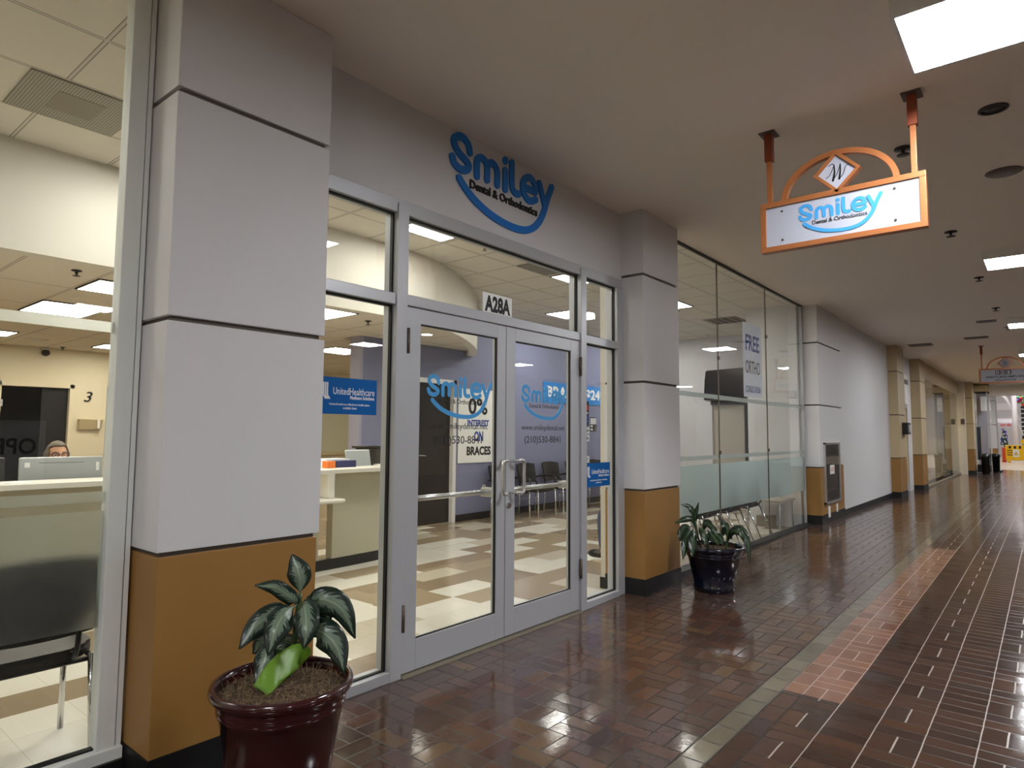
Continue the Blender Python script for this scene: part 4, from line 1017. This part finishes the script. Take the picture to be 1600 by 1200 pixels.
def head_bm(bm, c):
    """head facing +y: skull, brow, nose, mouth, chin, ears"""
    v0 = len(bm.verts)
    ellipsoid(bm, c, (.074, .092, .115), 32, 28)
    bm.verts.ensure_lookup_table()
    for v in bm.verts[v0:]:
        p = v.co-Vector(c)
        if p.z < 0: p.x *= 1-.30*(-p.z/.115)**1.5; p.y *= 1-.05*(-p.z/.115)
        if p.y > 0:
            p.y *= .96
            p.y += .026*math.exp(-(p.x/.013)**2-((p.z+.022)/.022)**2)       # nose tip
            p.y += .012*math.exp(-(p.x/.010)**2-((p.z-.008)/.025)**2)       # bridge
            p.y -= .013*math.exp(-((abs(p.x)-.032)/.014)**2-((p.z-.008)/.012)**2)   # sockets
            p.y += .006*math.exp(-((abs(p.x)-.03)/.022)**2-((p.z-.030)/.010)**2)    # brow
            p.y += .007*math.exp(-(p.x/.024)**2-((p.z+.060)/.014)**2)       # lips
            p.y += .010*math.exp(-(p.x/.022)**2-((p.z+.098)/.018)**2)       # chin
        v.co = p+Vector(c)
    for s in (-1, 1): ellipsoid(bm, (c[0]+s*.074, c[1]-.008, c[2]-.004), (.010, .022, .032), 12, 8)
def person(label, loc, rz, hair, shirt, trousers, hands_fwd=True, glasses=True, hair_len=.02):
    t = thing('person', label, 'person', loc, rz)
    J, Ed = [], []
    def j(p, r, par=None):
        J.append((p, r)); 
        if par is not None: Ed.append((par, len(J)-1))
        return len(J)-1
    pel = j((0, 0, .545), (.135, .105)); wa = j((0, -.01, .72), (.115, .085), pel); chs_ = j((0, -.02, .90), (.135, .095), wa); ub = j((0, -.02, 1.0), (.10, .075), chs_)
    nk = j((0, -.005, 1.065), (.05, .052), ub); hb = j((0, .012, 1.13), (.048, .055), nk)
    arms, legs = [], []
    for s in (-1, 1):
        sh = j((s*.165, -.02, .985), .052, ub)
        if hands_fwd: el, wr = (s*.215, .06, .745), (s*.12, .29, .785)
        else: el, wr = (s*.225, -.01, .72), (s*.13, .20, .625)
        e_ = j(el, .041, sh); w_ = j(wr, .027, e_)
        d = (Vector(wr)-Vector(el)).normalized(); pm = j(tuple(Vector(wr)+d*.055), (.036, .016), w_)
        arms.append((sh, e_, w_, pm, d, s))
        hp = j((s*.092, .03, .53), .088, pel); kn = j((s*.105, .44, .525), .062, hp); ca = j((s*.105, .44, .33), .055, kn); an = j((s*.105, .425, .10), .036, ca)
        toe = j((s*.11, .54, .045), (.036, .028), an); legs.append((hp, kn, an, toe, s))
    bm = skin_mesh(J, Ed)
    head_bm(bm, (0, .03, 1.195))
    for sh, e_, w_, pm, d, s in arms:   # five fingers each
        base = Vector(J[pm][0]); side = Vector((d.y, -d.x, 0)).normalized()*1.0; dn = Vector((0, 0, -1))
        for k, (o_, L) in enumerate(((-.027, .066), (-.009, .076), (.009, .072), (.026, .056))):
            b0 = base+side*o_+d*.012; tube(bm, [b0, b0+d*L*.45+dn*.004, b0+d*L*.78+dn*.016, b0+d*L*.95+dn*.030], [.0088, .0083, .0075, .006], 8)
        b0 = base-d*.035+side*(-s*.026); tube(bm, [b0, b0+side*(-s*.022)+d*.022, b0+side*(-s*.028)+d*.046+dn*.008, b0+side*(-s*.024)+d*.062+dn*.014], [.0105, .010, .009, .007], 8)
    link('body', bm, 'skin', t, smooth=False)
    # clothes
    SJ = [((0, -.012, .60), (.15, .125)), ((0, -.012, .74), (.135, .108)), ((0, -.02, .90), (.152, .115)), ((0, -.02, .985), (.115, .092)), ((0, -.012, 1.035), (.07, .068))]
    SE = [(0, 1), (1, 2), (2, 3), (3, 4)]
    for sh, e_, w_, pm, d, s in arms:
        k = len(SJ); mid = Vector(J[e_][0]).lerp(Vector(J[w_][0]), .75)
        SJ += [((s*.17, -.02, .985), .064), (J[e_][0], .053), (tuple(mid), .043)]; SE += [(3, k), (k, k+1), (k+1, k+2)]
    link('shirt', skin_mesh(SJ, SE), shirt, t)
    TJ = [((0, 0, .555), (.155, .125))]; TE = []
    for hp, kn, an, toe, s in legs:
        k = len(TJ); TJ += [((s*.095, .04, .53), .098), ((s*.105, .445, .53), .076), ((s*.105, .44, .32), .068), ((s*.105, .43, .11), .060)]; TE += [(0, k), (k, k+1), (k+1, k+2), (k+2, k+3)]
    link('trousers', skin_mesh(TJ, TE), trousers, t)
    for hp, kn, an, toe, s in legs:
        sb = B(); ellipsoid(sb, (s*.108, .50, .055), (.050, .135, .055), 18, 10)
        for v in sb.verts: v.co.z = max(v.co.z, .022)
        so = link('shoe', sb, 'black_plastic', t)
        sl = B(); prism(sl, [(s*.108+.052*math.cos(a), .50+.142*math.sin(a)) for a in [2*PI*k/24 for k in range(24)]], 0, .024); link('sole', sl, 'paper', so)
    hc = Vector((0, .03, 1.195)); hbm = B(); ellipsoid(hbm, hc, (.083, .101, .126), 36, 30)
    kill = [v for v in hbm.verts if ((v.co.y-hc.y) > .012 and abs(v.co.x) < .066 and (v.co.z-hc.z) < .084-5*(v.co.x)**2) or (v.co.z-hc.z) < -.055-hair_len]
    bmesh.ops.delete(hbm, geom=kill, context='VERTS')
    for v in hbm.verts:
        p = v.co-hc; k_ = 1+.035*math.sin(p.x*190+p.z*70)*math.sin(p.y*170+p.z*120)+(.10 if p.z < .03 else .04)
        v.co = hc+Vector((p.x*k_, p.y*(k_ if p.y < 0 else 1.02), p.z*(1+.03*math.sin(p.x*150)*math.sin(p.y*130)) if p.z > 0 else p.z))
    hh = link('hair', hbm, hair, t); sm = hh.modifiers.new('solid', 'SOLIDIFY'); sm.thickness = .010; sm.offset = -1
    for s in (-1, 1):
        eo = link('eye', ellipsoid(B(), (s*.031, .099, 1.203), (.011, .009, .0065), 12, 8), 'eye_white', t); link('iris', ellipsoid(B(), (s*.031, .1065, 1.203), (.0055, .003, .0058), 10, 6), 'ink', eo)
        link('eyebrow', tube(B(), [(s*.014, .1165, 1.222), (s*.032, .114, 1.227), (s*.05, .098, 1.221)], .003, 6), hair, t)
    link('mouth', ellipsoid(B(), (0, .1135, 1.135), (.022, .005, .006), 12, 6), 'lip', t)
    if glasses:
        gm = B()
        for s in (-1, 1):
            tube(gm, [(s*.033+.026*math.cos(a), .127-.012*(math.cos(a)*s*.5+.5), 1.202+.019*math.sin(a)) for a in [2*PI*k/18 for k in range(19)]], .0034, 6, cap=False)
            tube(gm, [(s*.058, .118, 1.205), (s*.080, .03, 1.205)], .002, 6)
        tube(gm, [(-.010, .126, 1.204), (0, .13, 1.206), (.010, .126, 1.204)], .0022, 6)
        link('spectacles', gm, 'glasses', t)
    return t
person('receptionist with grey hair and glasses sitting behind the silver monitor', (1.845, 6.62, -.022), PI, 'hair_grey', 'shirt_teal', 'trousers', True, True, .03)
person('seated visitor in jeans and dark shoes mostly hidden by the cream wall end', (6.405, 3.43, 0), 0, 'hair_brown', 'shirt_grey', 'denim', False, False)
t = thing('office_chair', 'black office chair under the receptionist', 'chair', (1.845, 6.66, 0))
seat = B(); box(seat, -.24, .24, -.24, .24, .40, .462, .02); link('seat', seat, 'leather', t)
link('backrest', bx(-.22, .22, .235, .285, .56, .93, bev=.02), 'leather', t); link('column', tube(B(), [(0, 0, .40), (0, 0, .08)], .025), 'frame_black', t); link('back_bracket', bx(-.03, .03, .2, .25, .40, .62), 'frame_black', t)
for k in range(5):
    a = 2*PI*k/5+.3; lg = link('leg', tube(B(), [(0, 0, .10), (.27*math.cos(a), .27*math.sin(a), .07)], .018), 'frame_black', t)
    link('caster', ellipsoid(B(), (.27*math.cos(a), .27*math.sin(a), .03), (.03, .03, .03), 12, 8), 'black_plastic', lg)

# ------------------------------------------------------------------ potted plants
def straw(t, c, R, z, n, L):
    bm = B()
    for k in range(n):
        a, q = random.uniform(0, 2*PI), R*math.sqrt(random.random()); x, y = c[0]+q*math.cos(a), c[1]+q*math.sin(a)
        d = random.uniform(0, 2*PI); l = L*random.uniform(.4, 1); h = random.uniform(.004, .03)
        p = Vector((x, y, z)); e = Vector((math.cos(d)*l, math.sin(d)*l, h)); w_ = Vector((-math.sin(d), math.cos(d), 0))*.0011
        m_ = p+e*.5+Vector((0, 0, .008))
        bm.faces.new([bm.verts.new(v) for v in (p-w_, p+w_, m_+w_, m_-w_)]); bm.faces.new([bm.verts.new(v) for v in (m_-w_, m_+w_, p+e)])
    o = link('moss', bm, 'straw', t); o['kind'] = 'stuff'
def leaf(t, pts, wd, m, nrm=None, blunt=False, cup=.25):
    P = smooth_path(pts, 6); n = len(P); bm = B(); lay = bm.verts.layers.float_vector.new('leafuv')
    rows = []; K = 4
    view = Vector((-.62, -.74, .25)) if nrm is None else Vector(nrm)
    for i, p in enumerate(P):
        u = i/(n-1); tn = ((P[i+1]-p) if i == 0 else (p-P[i-1]) if i == n-1 else (P[i+1]-P[i-1])).normalized()
        sd = tn.cross(view); sd = sd.normalized() if sd.length > .05 else Vector((1, 0, 0)); nn = sd.cross(tn).normalized()
        prof = (math.sin(PI*min(1, max(0, (u-.10)/.90))**.85)**.85 if not blunt else min(1, u*4+.35)*min(1, (1-u)*6+.55))
        hw = max(.0025, wd/2*prof)
        if blunt: hw = wd/2*(.75+.25*math.sin(PI*u))
        row = []
        for k in range(-K, K+1):
            v = k/K; q = p+sd*hw*v-nn*cup*hw*(abs(v)**1.3)+nn*(.006*math.sin(u*20+v*4)*abs(v)*prof)
            b_ = bm.verts.new(q); b_[lay] = (u, v, 0); row.append(b_)
        rows.append(row)
    for a, c in zip(rows, rows[1:]):
        for k in range(2*K): f = bm.faces.new((a[k], a[k+1], c[k+1], c[k])); f.smooth = True
    o = link('leaf', bm, m, t); s = o.modifiers.new('solid', 'SOLIDIFY'); s.thickness = .0016
    return o
def pot(t, c, R, H, m, zb=0):
    s = R/.297
    prof = [(0, 0), (.62*R, 0), (.65*R, .01), (.665*R, .035), (.665*R, .05), (.645*R, .058), (.86*R, H-.115*s), (.885*R, H-.112*s), (.895*R, H-.100*s), (.885*R, H-.088*s), (.895*R, H-.084*s), (.908*R, H-.074*s), (.898*R, H-.062*s), (.925*R, H-.050*s), (.965*R, H-.046*s), (.995*R, H-.034*s), (R, H-.018*s), (.985*R, H-.004*s), (.95*R, H), (.915*R, H-.006*s), (.905*R, H-.03*s), (.85*R, H-.09*s), (.80*R, H-.16*s)]
    link('pot', lathe(B(), prof, 64, c), m, t)
    sb = B(); lathe(sb, [(0, H-.040*s)]+[(.89*R*k/6, H-.042*s-.006*(k/6)+.006*math.sin(k*2.1)) for k in range(1, 7)], 40, c); link('soil', sb, 'soil', t)
t = thing('potted_plant', 'broad leaved plant in a glossy maroon pot by the nearest pillar', 'potted plant', (1.371, 2.219, 0))
pot(t, (1.376, 2.222, 0), .253, .485, 'pot_maroon'); straw(t, (1.376, 2.222), .215, .446, 700, .055)
LV = dict(
 top=([(1.487, 2.297, .752), (1.480, 2.301, .833), (1.472, 2.342, .905)], .092), lu=([(1.472, 2.306, .715), (1.455, 2.293, .738), (1.382, 2.304, .798), (1.314, 2.334, .812)], .062),
 l=([(1.472, 2.33, .67), (1.416, 2.341, .693), (1.336, 2.356, .653), (1.275, 2.359, .583)], .088), fl=([(1.464, 2.288, .72), (1.407, 2.276, .699), (1.355, 2.249, .655), (1.326, 2.244, .572)], .105),
 ce=([(1.478, 2.279, .719), (1.462, 2.230, .723), (1.437, 2.175, .658), (1.425, 2.170, .586)], .098), rm=([(1.506, 2.285, .712), (1.535, 2.291, .713), (1.588, 2.293, .681), (1.622, 2.283, .615)], .085),
 rf=([(1.518, 2.301, .693), (1.530, 2.235, .739), (1.589, 2.174, .701), (1.632, 2.135, .584)], .105), rl=([(1.51, 2.283, .573), (1.51, 2.212, .628), (1.545, 2.143, .58), (1.558, 2.099, .478)], .11),
 ll=([(1.426, 2.312, .573), (1.361, 2.305, .564), (1.332, 2.288, .516), (1.302, 2.283, .463)], .08), db=([(1.479, 2.337, .611), (1.42, 2.433, .564), (1.404, 2.49, .506)], .08), db2=([(1.487, 2.297, .589), (1.458, 2.351, .558), (1.409, 2.345, .516)], .08))
for k, (p, wd) in LV.items(): leaf(t, p, wd, 'leaf_variegated')
o = leaf(t, [(1.495, 2.256, .513), (1.45, 2.249, .54), (1.354, 2.227, .517), (1.279, 2.203, .471)], .088, 'leaf_plain', blunt=True, cup=.1); o['label'] = 'bright plain green leaf'
link('stem', tube(B(), smooth_path([(1.447, 2.31, .43), (1.47, 2.305, .56), (1.478, 2.30, .66), (1.487, 2.297, .76)], 4), [.013]*9+[.012, .011, .009, .006], 10), 'stem_green', t)
for p in ([(1.478, 2.30, .67), (1.505, 2.265, .72), (1.53, 2.235, .739)], [(1.470, 2.303, .56), (1.50, 2.25, .60), (1.51, 2.212, .628)], [(1.46, 2.305, .53), (1.40, 2.305, .565), (1.361, 2.305, .564)], [(1.475, 2.30, .64), (1.44, 2.33, .68), (1.416, 2.341, .693)], [(1.47, 2.3, .56), (1.44, 2.40, .58), (1.42, 2.433, .564)]):
    link('petiole', tube(B(), smooth_path(p, 4), .005, 8), 'stem_green', t)
local(t)
zf = fz(5.66)
t = thing('potted_plant', 'drooping leafy plant in a dark blue pot by the frosted window', 'potted plant', (5.66, 2.34, zf))
pot(t, (5.66, 2.34, zf), .263, .395, 'pot_blue'); straw(t, (5.66, 2.34), .22, zf+.352, 200, .05)
L2 = [([(5.57, 2.47, .53), (5.57, 2.47, .65), (5.56, 2.43, .79)], .05), ([(5.57, 2.47, .59), (5.56, 2.48, .69), (5.55, 2.52, .75), (5.52, 2.58, .76)], .05), ([(5.57, 2.48, .57), (5.54, 2.49, .64), (5.49, 2.55, .63), (5.46, 2.61, .60)], .055),
 ([(5.56, 2.49, .57), (5.49, 2.53, .57), (5.43, 2.54, .51), (5.41, 2.54, .45)], .07), ([(5.57, 2.47, .56), (5.46, 2.48, .53), (5.36, 2.47, .43), (5.31, 2.47, .32)], .08), ([(5.53, 2.44, .56), (5.43, 2.42, .51), (5.37, 2.41, .43), (5.32, 2.39, .35)], .09),
 ([(5.58, 2.45, .59), (5.50, 2.37, .55), (5.47, 2.33, .48), (5.44, 2.32, .44)], .08), ([(5.59, 2.43, .59), (5.59, 2.35, .60), (5.58, 2.29, .55), (5.57, 2.26, .51)], .06), ([(5.61, 2.38, .55), (5.58, 2.32, .54), (5.54, 2.23, .50), (5.51, 2.20, .45)], .08),
 ([(5.68, 2.22, .44), (5.68, 2.22, .56), (5.67, 2.25, .61), (5.66, 2.27, .64)], .07), ([(5.68, 2.22, .47), (5.67, 2.16, .56), (5.67, 2.09, .58), (5.67, 2.03, .54)], .06), ([(5.68, 2.21, .47), (5.66, 2.13, .56), (5.63, 2.03, .49), (5.60, 2.00, .31)], .075),
 ([(5.68, 2.22, .44), (5.60, 2.15, .55), (5.59, 2.08, .56), (5.59, 2.04, .50)], .07), ([(5.56, 2.36, .43), (5.53, 2.31, .52), (5.50, 2.25, .48), (5.48, 2.22, .45)], .08), ([(5.60, 2.42, .5), (5.64, 2.40, .6), (5.70, 2.38, .58), (5.76, 2.36, .5)], .07), ([(5.66, 2.28, .45), (5.70, 2.25, .55), (5.78, 2.24, .52), (5.83, 2.24, .45)], .07)]
for k, (p, wd) in enumerate(L2): leaf(t, p, wd, 'leaf_green')
for p in ([(5.60, 2.42, .36), (5.585, 2.45, .48), (5.575, 2.47, .62)], [(5.68, 2.24, .36), (5.68, 2.225, .45), (5.68, 2.22, .55)], [(5.60, 2.36, .36), (5.58, 2.37, .45), (5.57, 2.38, .52)]):
    link('stem', tube(B(), smooth_path(p, 4), .009, 8), 'stem_green', t)
local(t)

# ------------------------------------------------------------------ far end of the corridor
FS = thing('window_5', 'far glass shopfront beyond the restroom pillars', 'window', kind='structure')
link('sill', bx(20.4, 29.0, 2.56, 2.62, 0, .05), 'vent_metal', FS)
for a, b_ in ((20.42, 23.2), (23.21, 26.0), (26.01, 28.9)): link('pane', bx(a, b_, 2.585, 2.597, .05, 2.98), 'glass', FS)
link('head_bar', bx(20.4, 29.0, 2.57, 2.61, 2.93, 2.99), 'paint_beige', FS)
tag(link('trim_4', bx(29.0, 29.2, 2.36, 2.62, 0, 3.38), 'paint_cream'), 'pale corner post at the end of the far shopfront', 'post', kind='structure')
tag(link('wall_box', bx(28.94, 29.0, 2.38, 2.50, 1.82, 2.02, bev=.006), 'flange'), 'small brown box on the pale corner post', 'box')
mall_light(23, 3.6, 4.8, 'light inside the far glass shop, nearer one', 'lights inside the far shop', 3.0, m='light_shop'); mall_light(27, 3.6, 4.8, 'light inside the far glass shop, farther one', 'lights inside the far shop', 3.0, m='light_shop')
t = thing('shop_counter', 'cream counter inside the far glass shop', 'counter', (24.2, 3.7, 0)); link('body', bx(23.6, 24.8, 3.3, 4.0, 0, 1.02, bev=.01), 'paint_cream', t); link('top', bx(23.55, 24.85, 3.26, 4.04, 1.02, 1.06, bev=.006), 'laminate', t); local(t)
tag(link('shop_cabinet', bx(27.2, 28.2, 2.8, 3.3, 0, 1.25, bev=.01), 'paint_cream'), 'white cabinet at the far end inside the glass shop', 'cabinet')
t = thing('wall_display', 'golden lit shelf display inside the far glass shop', 'display', (25.8, 4.4, 1.2)); link('panel', bx(25.8, 25.9, 4.2, 5.3, 1.25, 2.75), 'gold_display', t)
for z in (1.7, 2.2): link('shelf', bx(25.70, 25.8, 4.2, 5.3, z, z+.03), 'laminate', t)
link('poster', bx(25.78, 25.8, 4.3, 4.9, 1.27, 1.66), 'paper_cool', t); link('support', bx(25.85, 25.95, 4.6, 4.9, 0, 1.25), 'paint_beige', t); local(t)
tag(link('white_column', lathe(B(), [(0, 0), (.22, 0), (.22, 2.99), (0, 2.99)], 24), 'white_gloss', loc=(27.3, 3.75, 0)), 'round white column inside the far glass shop', 'column')
t = thing('display_case', 'dark glass display case with a black base down the corridor', 'display case', (30.4, 1.95, 0))
link('base', bx(30.0, 30.9, 1.74, 2.14, 0, .33, bev=.006), 'black_plastic', t); link('plinth_trim', bx(29.99, 30.91, 1.73, 2.15, .02, .05), 'alu', t)
bm = B()
for x in (30.0, 30.87):
    for y in (1.74, 2.11): box(bm, x, x+.03, y, y+.03, .33, 3.04)
link('corner_post', bm, 'alu', t); link('header', bx(29.98, 30.92, 1.72, 2.16, 3.04, ZC-.01), 'paint_beige', t)
for z in (3.03, 3.30): link('black_trim', bx(29.97, 30.93, 1.71, 2.17, z, z+.03), 'gasket', t)
link('pane', bx(30.01, 30.02, 1.77, 2.11, .33, 3.03), 'glass', t); link('pane', bx(30.03, 30.87, 1.745, 1.755, .33, 3.03), 'glass', t)
link('panel', bx(30.2, 30.24, 2.00, 2.12, .50, 1.74), 'navy_banner', t); link('back', bx(30.84, 30.87, 1.77, 2.11, .33, 3.03), 'paint_lavender', t); link('reflection_box', bx(30.4, 30.7, 1.80, 1.98, 2.35, 2.9, bev=.01), 'white_gloss', t); local(t)  # the white box stands in for a reflection in the case glass
def bin_(x, y, lab, h=.69):
    t = thing('trash_bin', lab, 'bin', (x, y, 0)); link('body', lathe(B(), [(0, 0), (.115, 0), (.13, h-.08), (.145, h-.08), (.145, h), (0, h)], 24), 'black_plastic', t); link('lid', lathe(B(), [(.145, h), (.13, h+.04), (.06, h+.06), (.0, h+.06)], 24), 'frame_black', t)
bin_(29.7, 1.86, 'black bin in front of the far display case'); bin_(31.8, 1.66, 'black bin against the far white and brown pillar', .66)
tag(link('trim_5', bx(31.7, 32.8, 1.50, 1.60, 0, .06), 'rubber_black'), 'black foot of the far white and brown pillar', 'trim', kind='structure')
# bright hall
wall('wall_atrium', 'pale walls of the bright far hall', 'paint_white', (58, 58.1, -6, 6, 0, 6), (34, 58, 5.9, 6, 0, 6))
wall('wall_atrium_south', 'unseen south wall of the far hall, darkened to weaken reflections', 'dark_wood', (34, 58, -6, -5.9, 0, 6))  # unseen wall, made dark so the directory case glass mirrors less brightness
tag(link('ceiling_atrium', bx(32, 58, -6, 6, 6, 6.1), 'white_gloss'), 'white ceiling of the bright far hall', 'ceiling', kind='structure')
wall('wall_atrium_header', 'white gallery edge across the far hall', 'white_gloss', (49.6, 50, 1.7, 6, 3.0, 3.4), (53, 53.2, 1.8, 6, 2.3, 2.55))
for k in range(3): mall_light(38+7*k, -.6, 2.2, ('bright hall light, nearest', 'bright hall light, middle', 'bright hall light, farthest')[k], 'lights of the bright hall', 6.0, 1.2, m='light_atrium')
def barrier(x, y0, y1, m, lab, sgn):
    t = thing('safety_barrier', lab, 'barrier', (x, (y0+y1)/2, 0))
    link('panel', bx(x-.03, x+.03, y0, y1, .12, .93, bev=.02), m, t)
    n = int((y1-y0)/.19)
    for k in range(n): link('window_hole', bx(x-.036, x-.029, y1-.14-k*.215-.10, y1-.14-k*.215, .74, .88), 'ink', t)
    for z in (.62, .50, .38):
        for a in ((y1-.30, y1-.06), (y0+.06, y0+.32)): link('slot', bx(x-.036, x-.029, a[0], a[1], z, z+.045), 'ink', t)
    for y in (y0+.15, y1-.15): link('foot', bx(x-.22, x+.22, y-.06, y+.06, 0, .13, bev=.02), m, t)
    if sgn:
        p = link('warning_plate', bx(x-.040, x-.034, (y0+y1)/2-.02, (y0+y1)/2+.24, .30, .70), 'paper', t)
        bm = B(); v = [bm.verts.new((x-.042, (y0+y1)/2+.11+a, .40+b_)) for a, b_ in ((.09, 0), (-.09, 0), (0, .19))]; bm.faces.new(v); v2 = [bm.verts.new(q.co+Vector((.003, 0, 0))) for q in v]; bm.faces.new(v2)
        for i in range(3): bm.faces.new((v[i], v[(i+1) % 3], v2[(i+1) % 3], v2[i]))
        link('triangle', bm, 'ink', p)
        bm = B(); v = [bm.verts.new((x-.044, (y0+y1)/2+.11+a, .415+b_)) for a, b_ in ((.065, 0), (-.065, 0), (0, .145))]; bm.faces.new(v); v2 = [bm.verts.new(q.co+Vector((.002, 0, 0))) for q in v]; bm.faces.new(v2)
        for i in range(3): bm.faces.new((v[i], v[(i+1) % 3], v2[(i+1) % 3], v2[i]))
        link('triangle_fill', bm, 'barrier_yellow', p)
    local(t)
barrier(44.0, .75, 1.86, 'barrier_yellow', 'yellow safety barrier with a warning triangle in the far hall', True)
t = thing('safety_barrier', 'orange side panel of the barrier ring, left of the yellow one', 'barrier', (44.2, 1.95, 0)); link('panel', bx(44.1, 44.9, 1.86, 2.02, .08, .80, bev=.02), 'barrier_orange', t); link('foot', bx(44.15, 44.3, 1.84, 2.04, 0, .09), 'barrier_orange', t); local(t)
tag(link('white_column', lathe(B(), [(0, 0), (.14, 0), (.135, 6), (0, 6)], 28), 'white_gloss', loc=(48.1, 1.52, 0)), 'tall white column in the bright far hall behind the yellow barrier', 'column')
t = thing('truss', 'white slanted roof truss in the bright far hall', 'truss', (48.5, 1.8, 3)); link('beam', tube(B(), [(48.3, 1.32, 2.3), (48.6, 1.9, 3.6), (48.6, 2.6, 4.6)], .09), 'white_gloss', t); link('beam', tube(B(), [(48.3, 1.6, 2.9), (48.5, 1.2, 1.5)], .05), 'white_gloss', t); local(t)
t = thing('shop_grille', 'dark shutter with pale slats at the right edge of the far hall', 'shutter', (52, 1.0, 1.4)); link('panel', bx(52.0, 52.1, .4, 1.33, 0, 3.3), 'black_plastic', t)
for k in range(7): link('slat', bx(51.95, 52.0, .4, 1.33, 1.45+.27*k, 1.52+.27*k), 'paper_cool', t)
local(t)
t = thing('shop_sign', 'red lettered shop sign deep in the far hall', 'sign', (53, 2.1, 1.95)); link('panel', bx(52.9, 53.0, 1.84, 2.46, 1.95, 2.28), 'paper_cool', t); lettering('NOW OPEN', (52.9, 2.15, 2.12), WEST, .56, .2, 'sign_red', t, .01, .03); local(t)
random.seed(3)
t = thing('holiday_tree', 'tree hung with blue and purple balls in the far hall', 'tree', (52.3, 2.25, 0)); link('trunk', tube(B(), [(52.35, 2.25, 0), (52.35, 2.25, 1.9)], .03), 'stem_green', t)
bm = B(); lathe(bm, [(.20, .85), (.16, 1.2), (.10, 1.6), (.01, 1.95)], 16, (52.35, 2.25, 0)); link('branches', bm, 'stem_green', t)
for k in range(34):
    a = random.uniform(PI*.5, PI*1.5); z = .92+.95*k/34; r = .20*(1.95-z)/1.1+.05; link('ball', ellipsoid(B(), (52.35+r*math.cos(a), 2.25+r*math.sin(a), z), (.045, .045, .045), 10, 8), random.choice(['ball_blue', 'ball_blue', 'ball_purple', 'paper_cool']), t)
local(t)
t = thing('flower_garland', 'red purple and green flower garland at the top of the far hall', 'garland', (51.9, 1.4, 3.6)); link('rod', tube(B(), [(52, .9, 3.7), (52, 1.72, 3.7)], .02), 'stem_green', t)
for k in range(24): link('flower', ellipsoid(B(), (51.9+random.uniform(-.1, .1), 1.0+.7*k/24, 3.58+random.uniform(-.28, .28)), (.07, .09, .08), 10, 8), random.choice(['flower_red', 'flower_purple', 'flower_green', 'flower_red']), t)
link('hanger', tube(B(), [(52, 1.3, 3.7), (52, 1.3, 6)], .01), 'ink', t); local(t)
t = thing('warning_diamond', 'yellow diamond sign at the right edge behind the barrier', 'sign', (50, 1.2, 0)); link('plate', box(B(), -.01, .01, -.13, .13, -.13, .13, mtx=Matrix.Translation((50, 1.22, 1.08)) @ Matrix.Rotation(PI/4, 4, 'X')), 'barrier_yellow', t); link('pole', tube(B(), [(50.03, 1.22, 0), (50.03, 1.22, 1.0)], .015), 'alu', t); local(t)
# sign on the opposite wall that shows in the left window's reflection
t = thing('shop_notice', 'white open notice across the corridor, mirrored in the left window', 'sign', (2.1, -3.29, 1.1)); link('sheet', bx(1.72, 2.46, -3.302, -3.292, .80, 1.50), 'paper', t)
lettering('OPEN', (2.09, -3.292, 1.20), BACKF, .56, .19, 'ink', t, .001, .02); link('rail', bx(1.4, 3.2, -3.34, -3.30, .74, .80), 'alu', t); link('post', bx(1.4, 1.45, -3.34, -3.30, 0, .80), 'alu', t); link('post', bx(3.15, 3.2, -3.34, -3.30, 0, .80), 'alu', t); local(t)
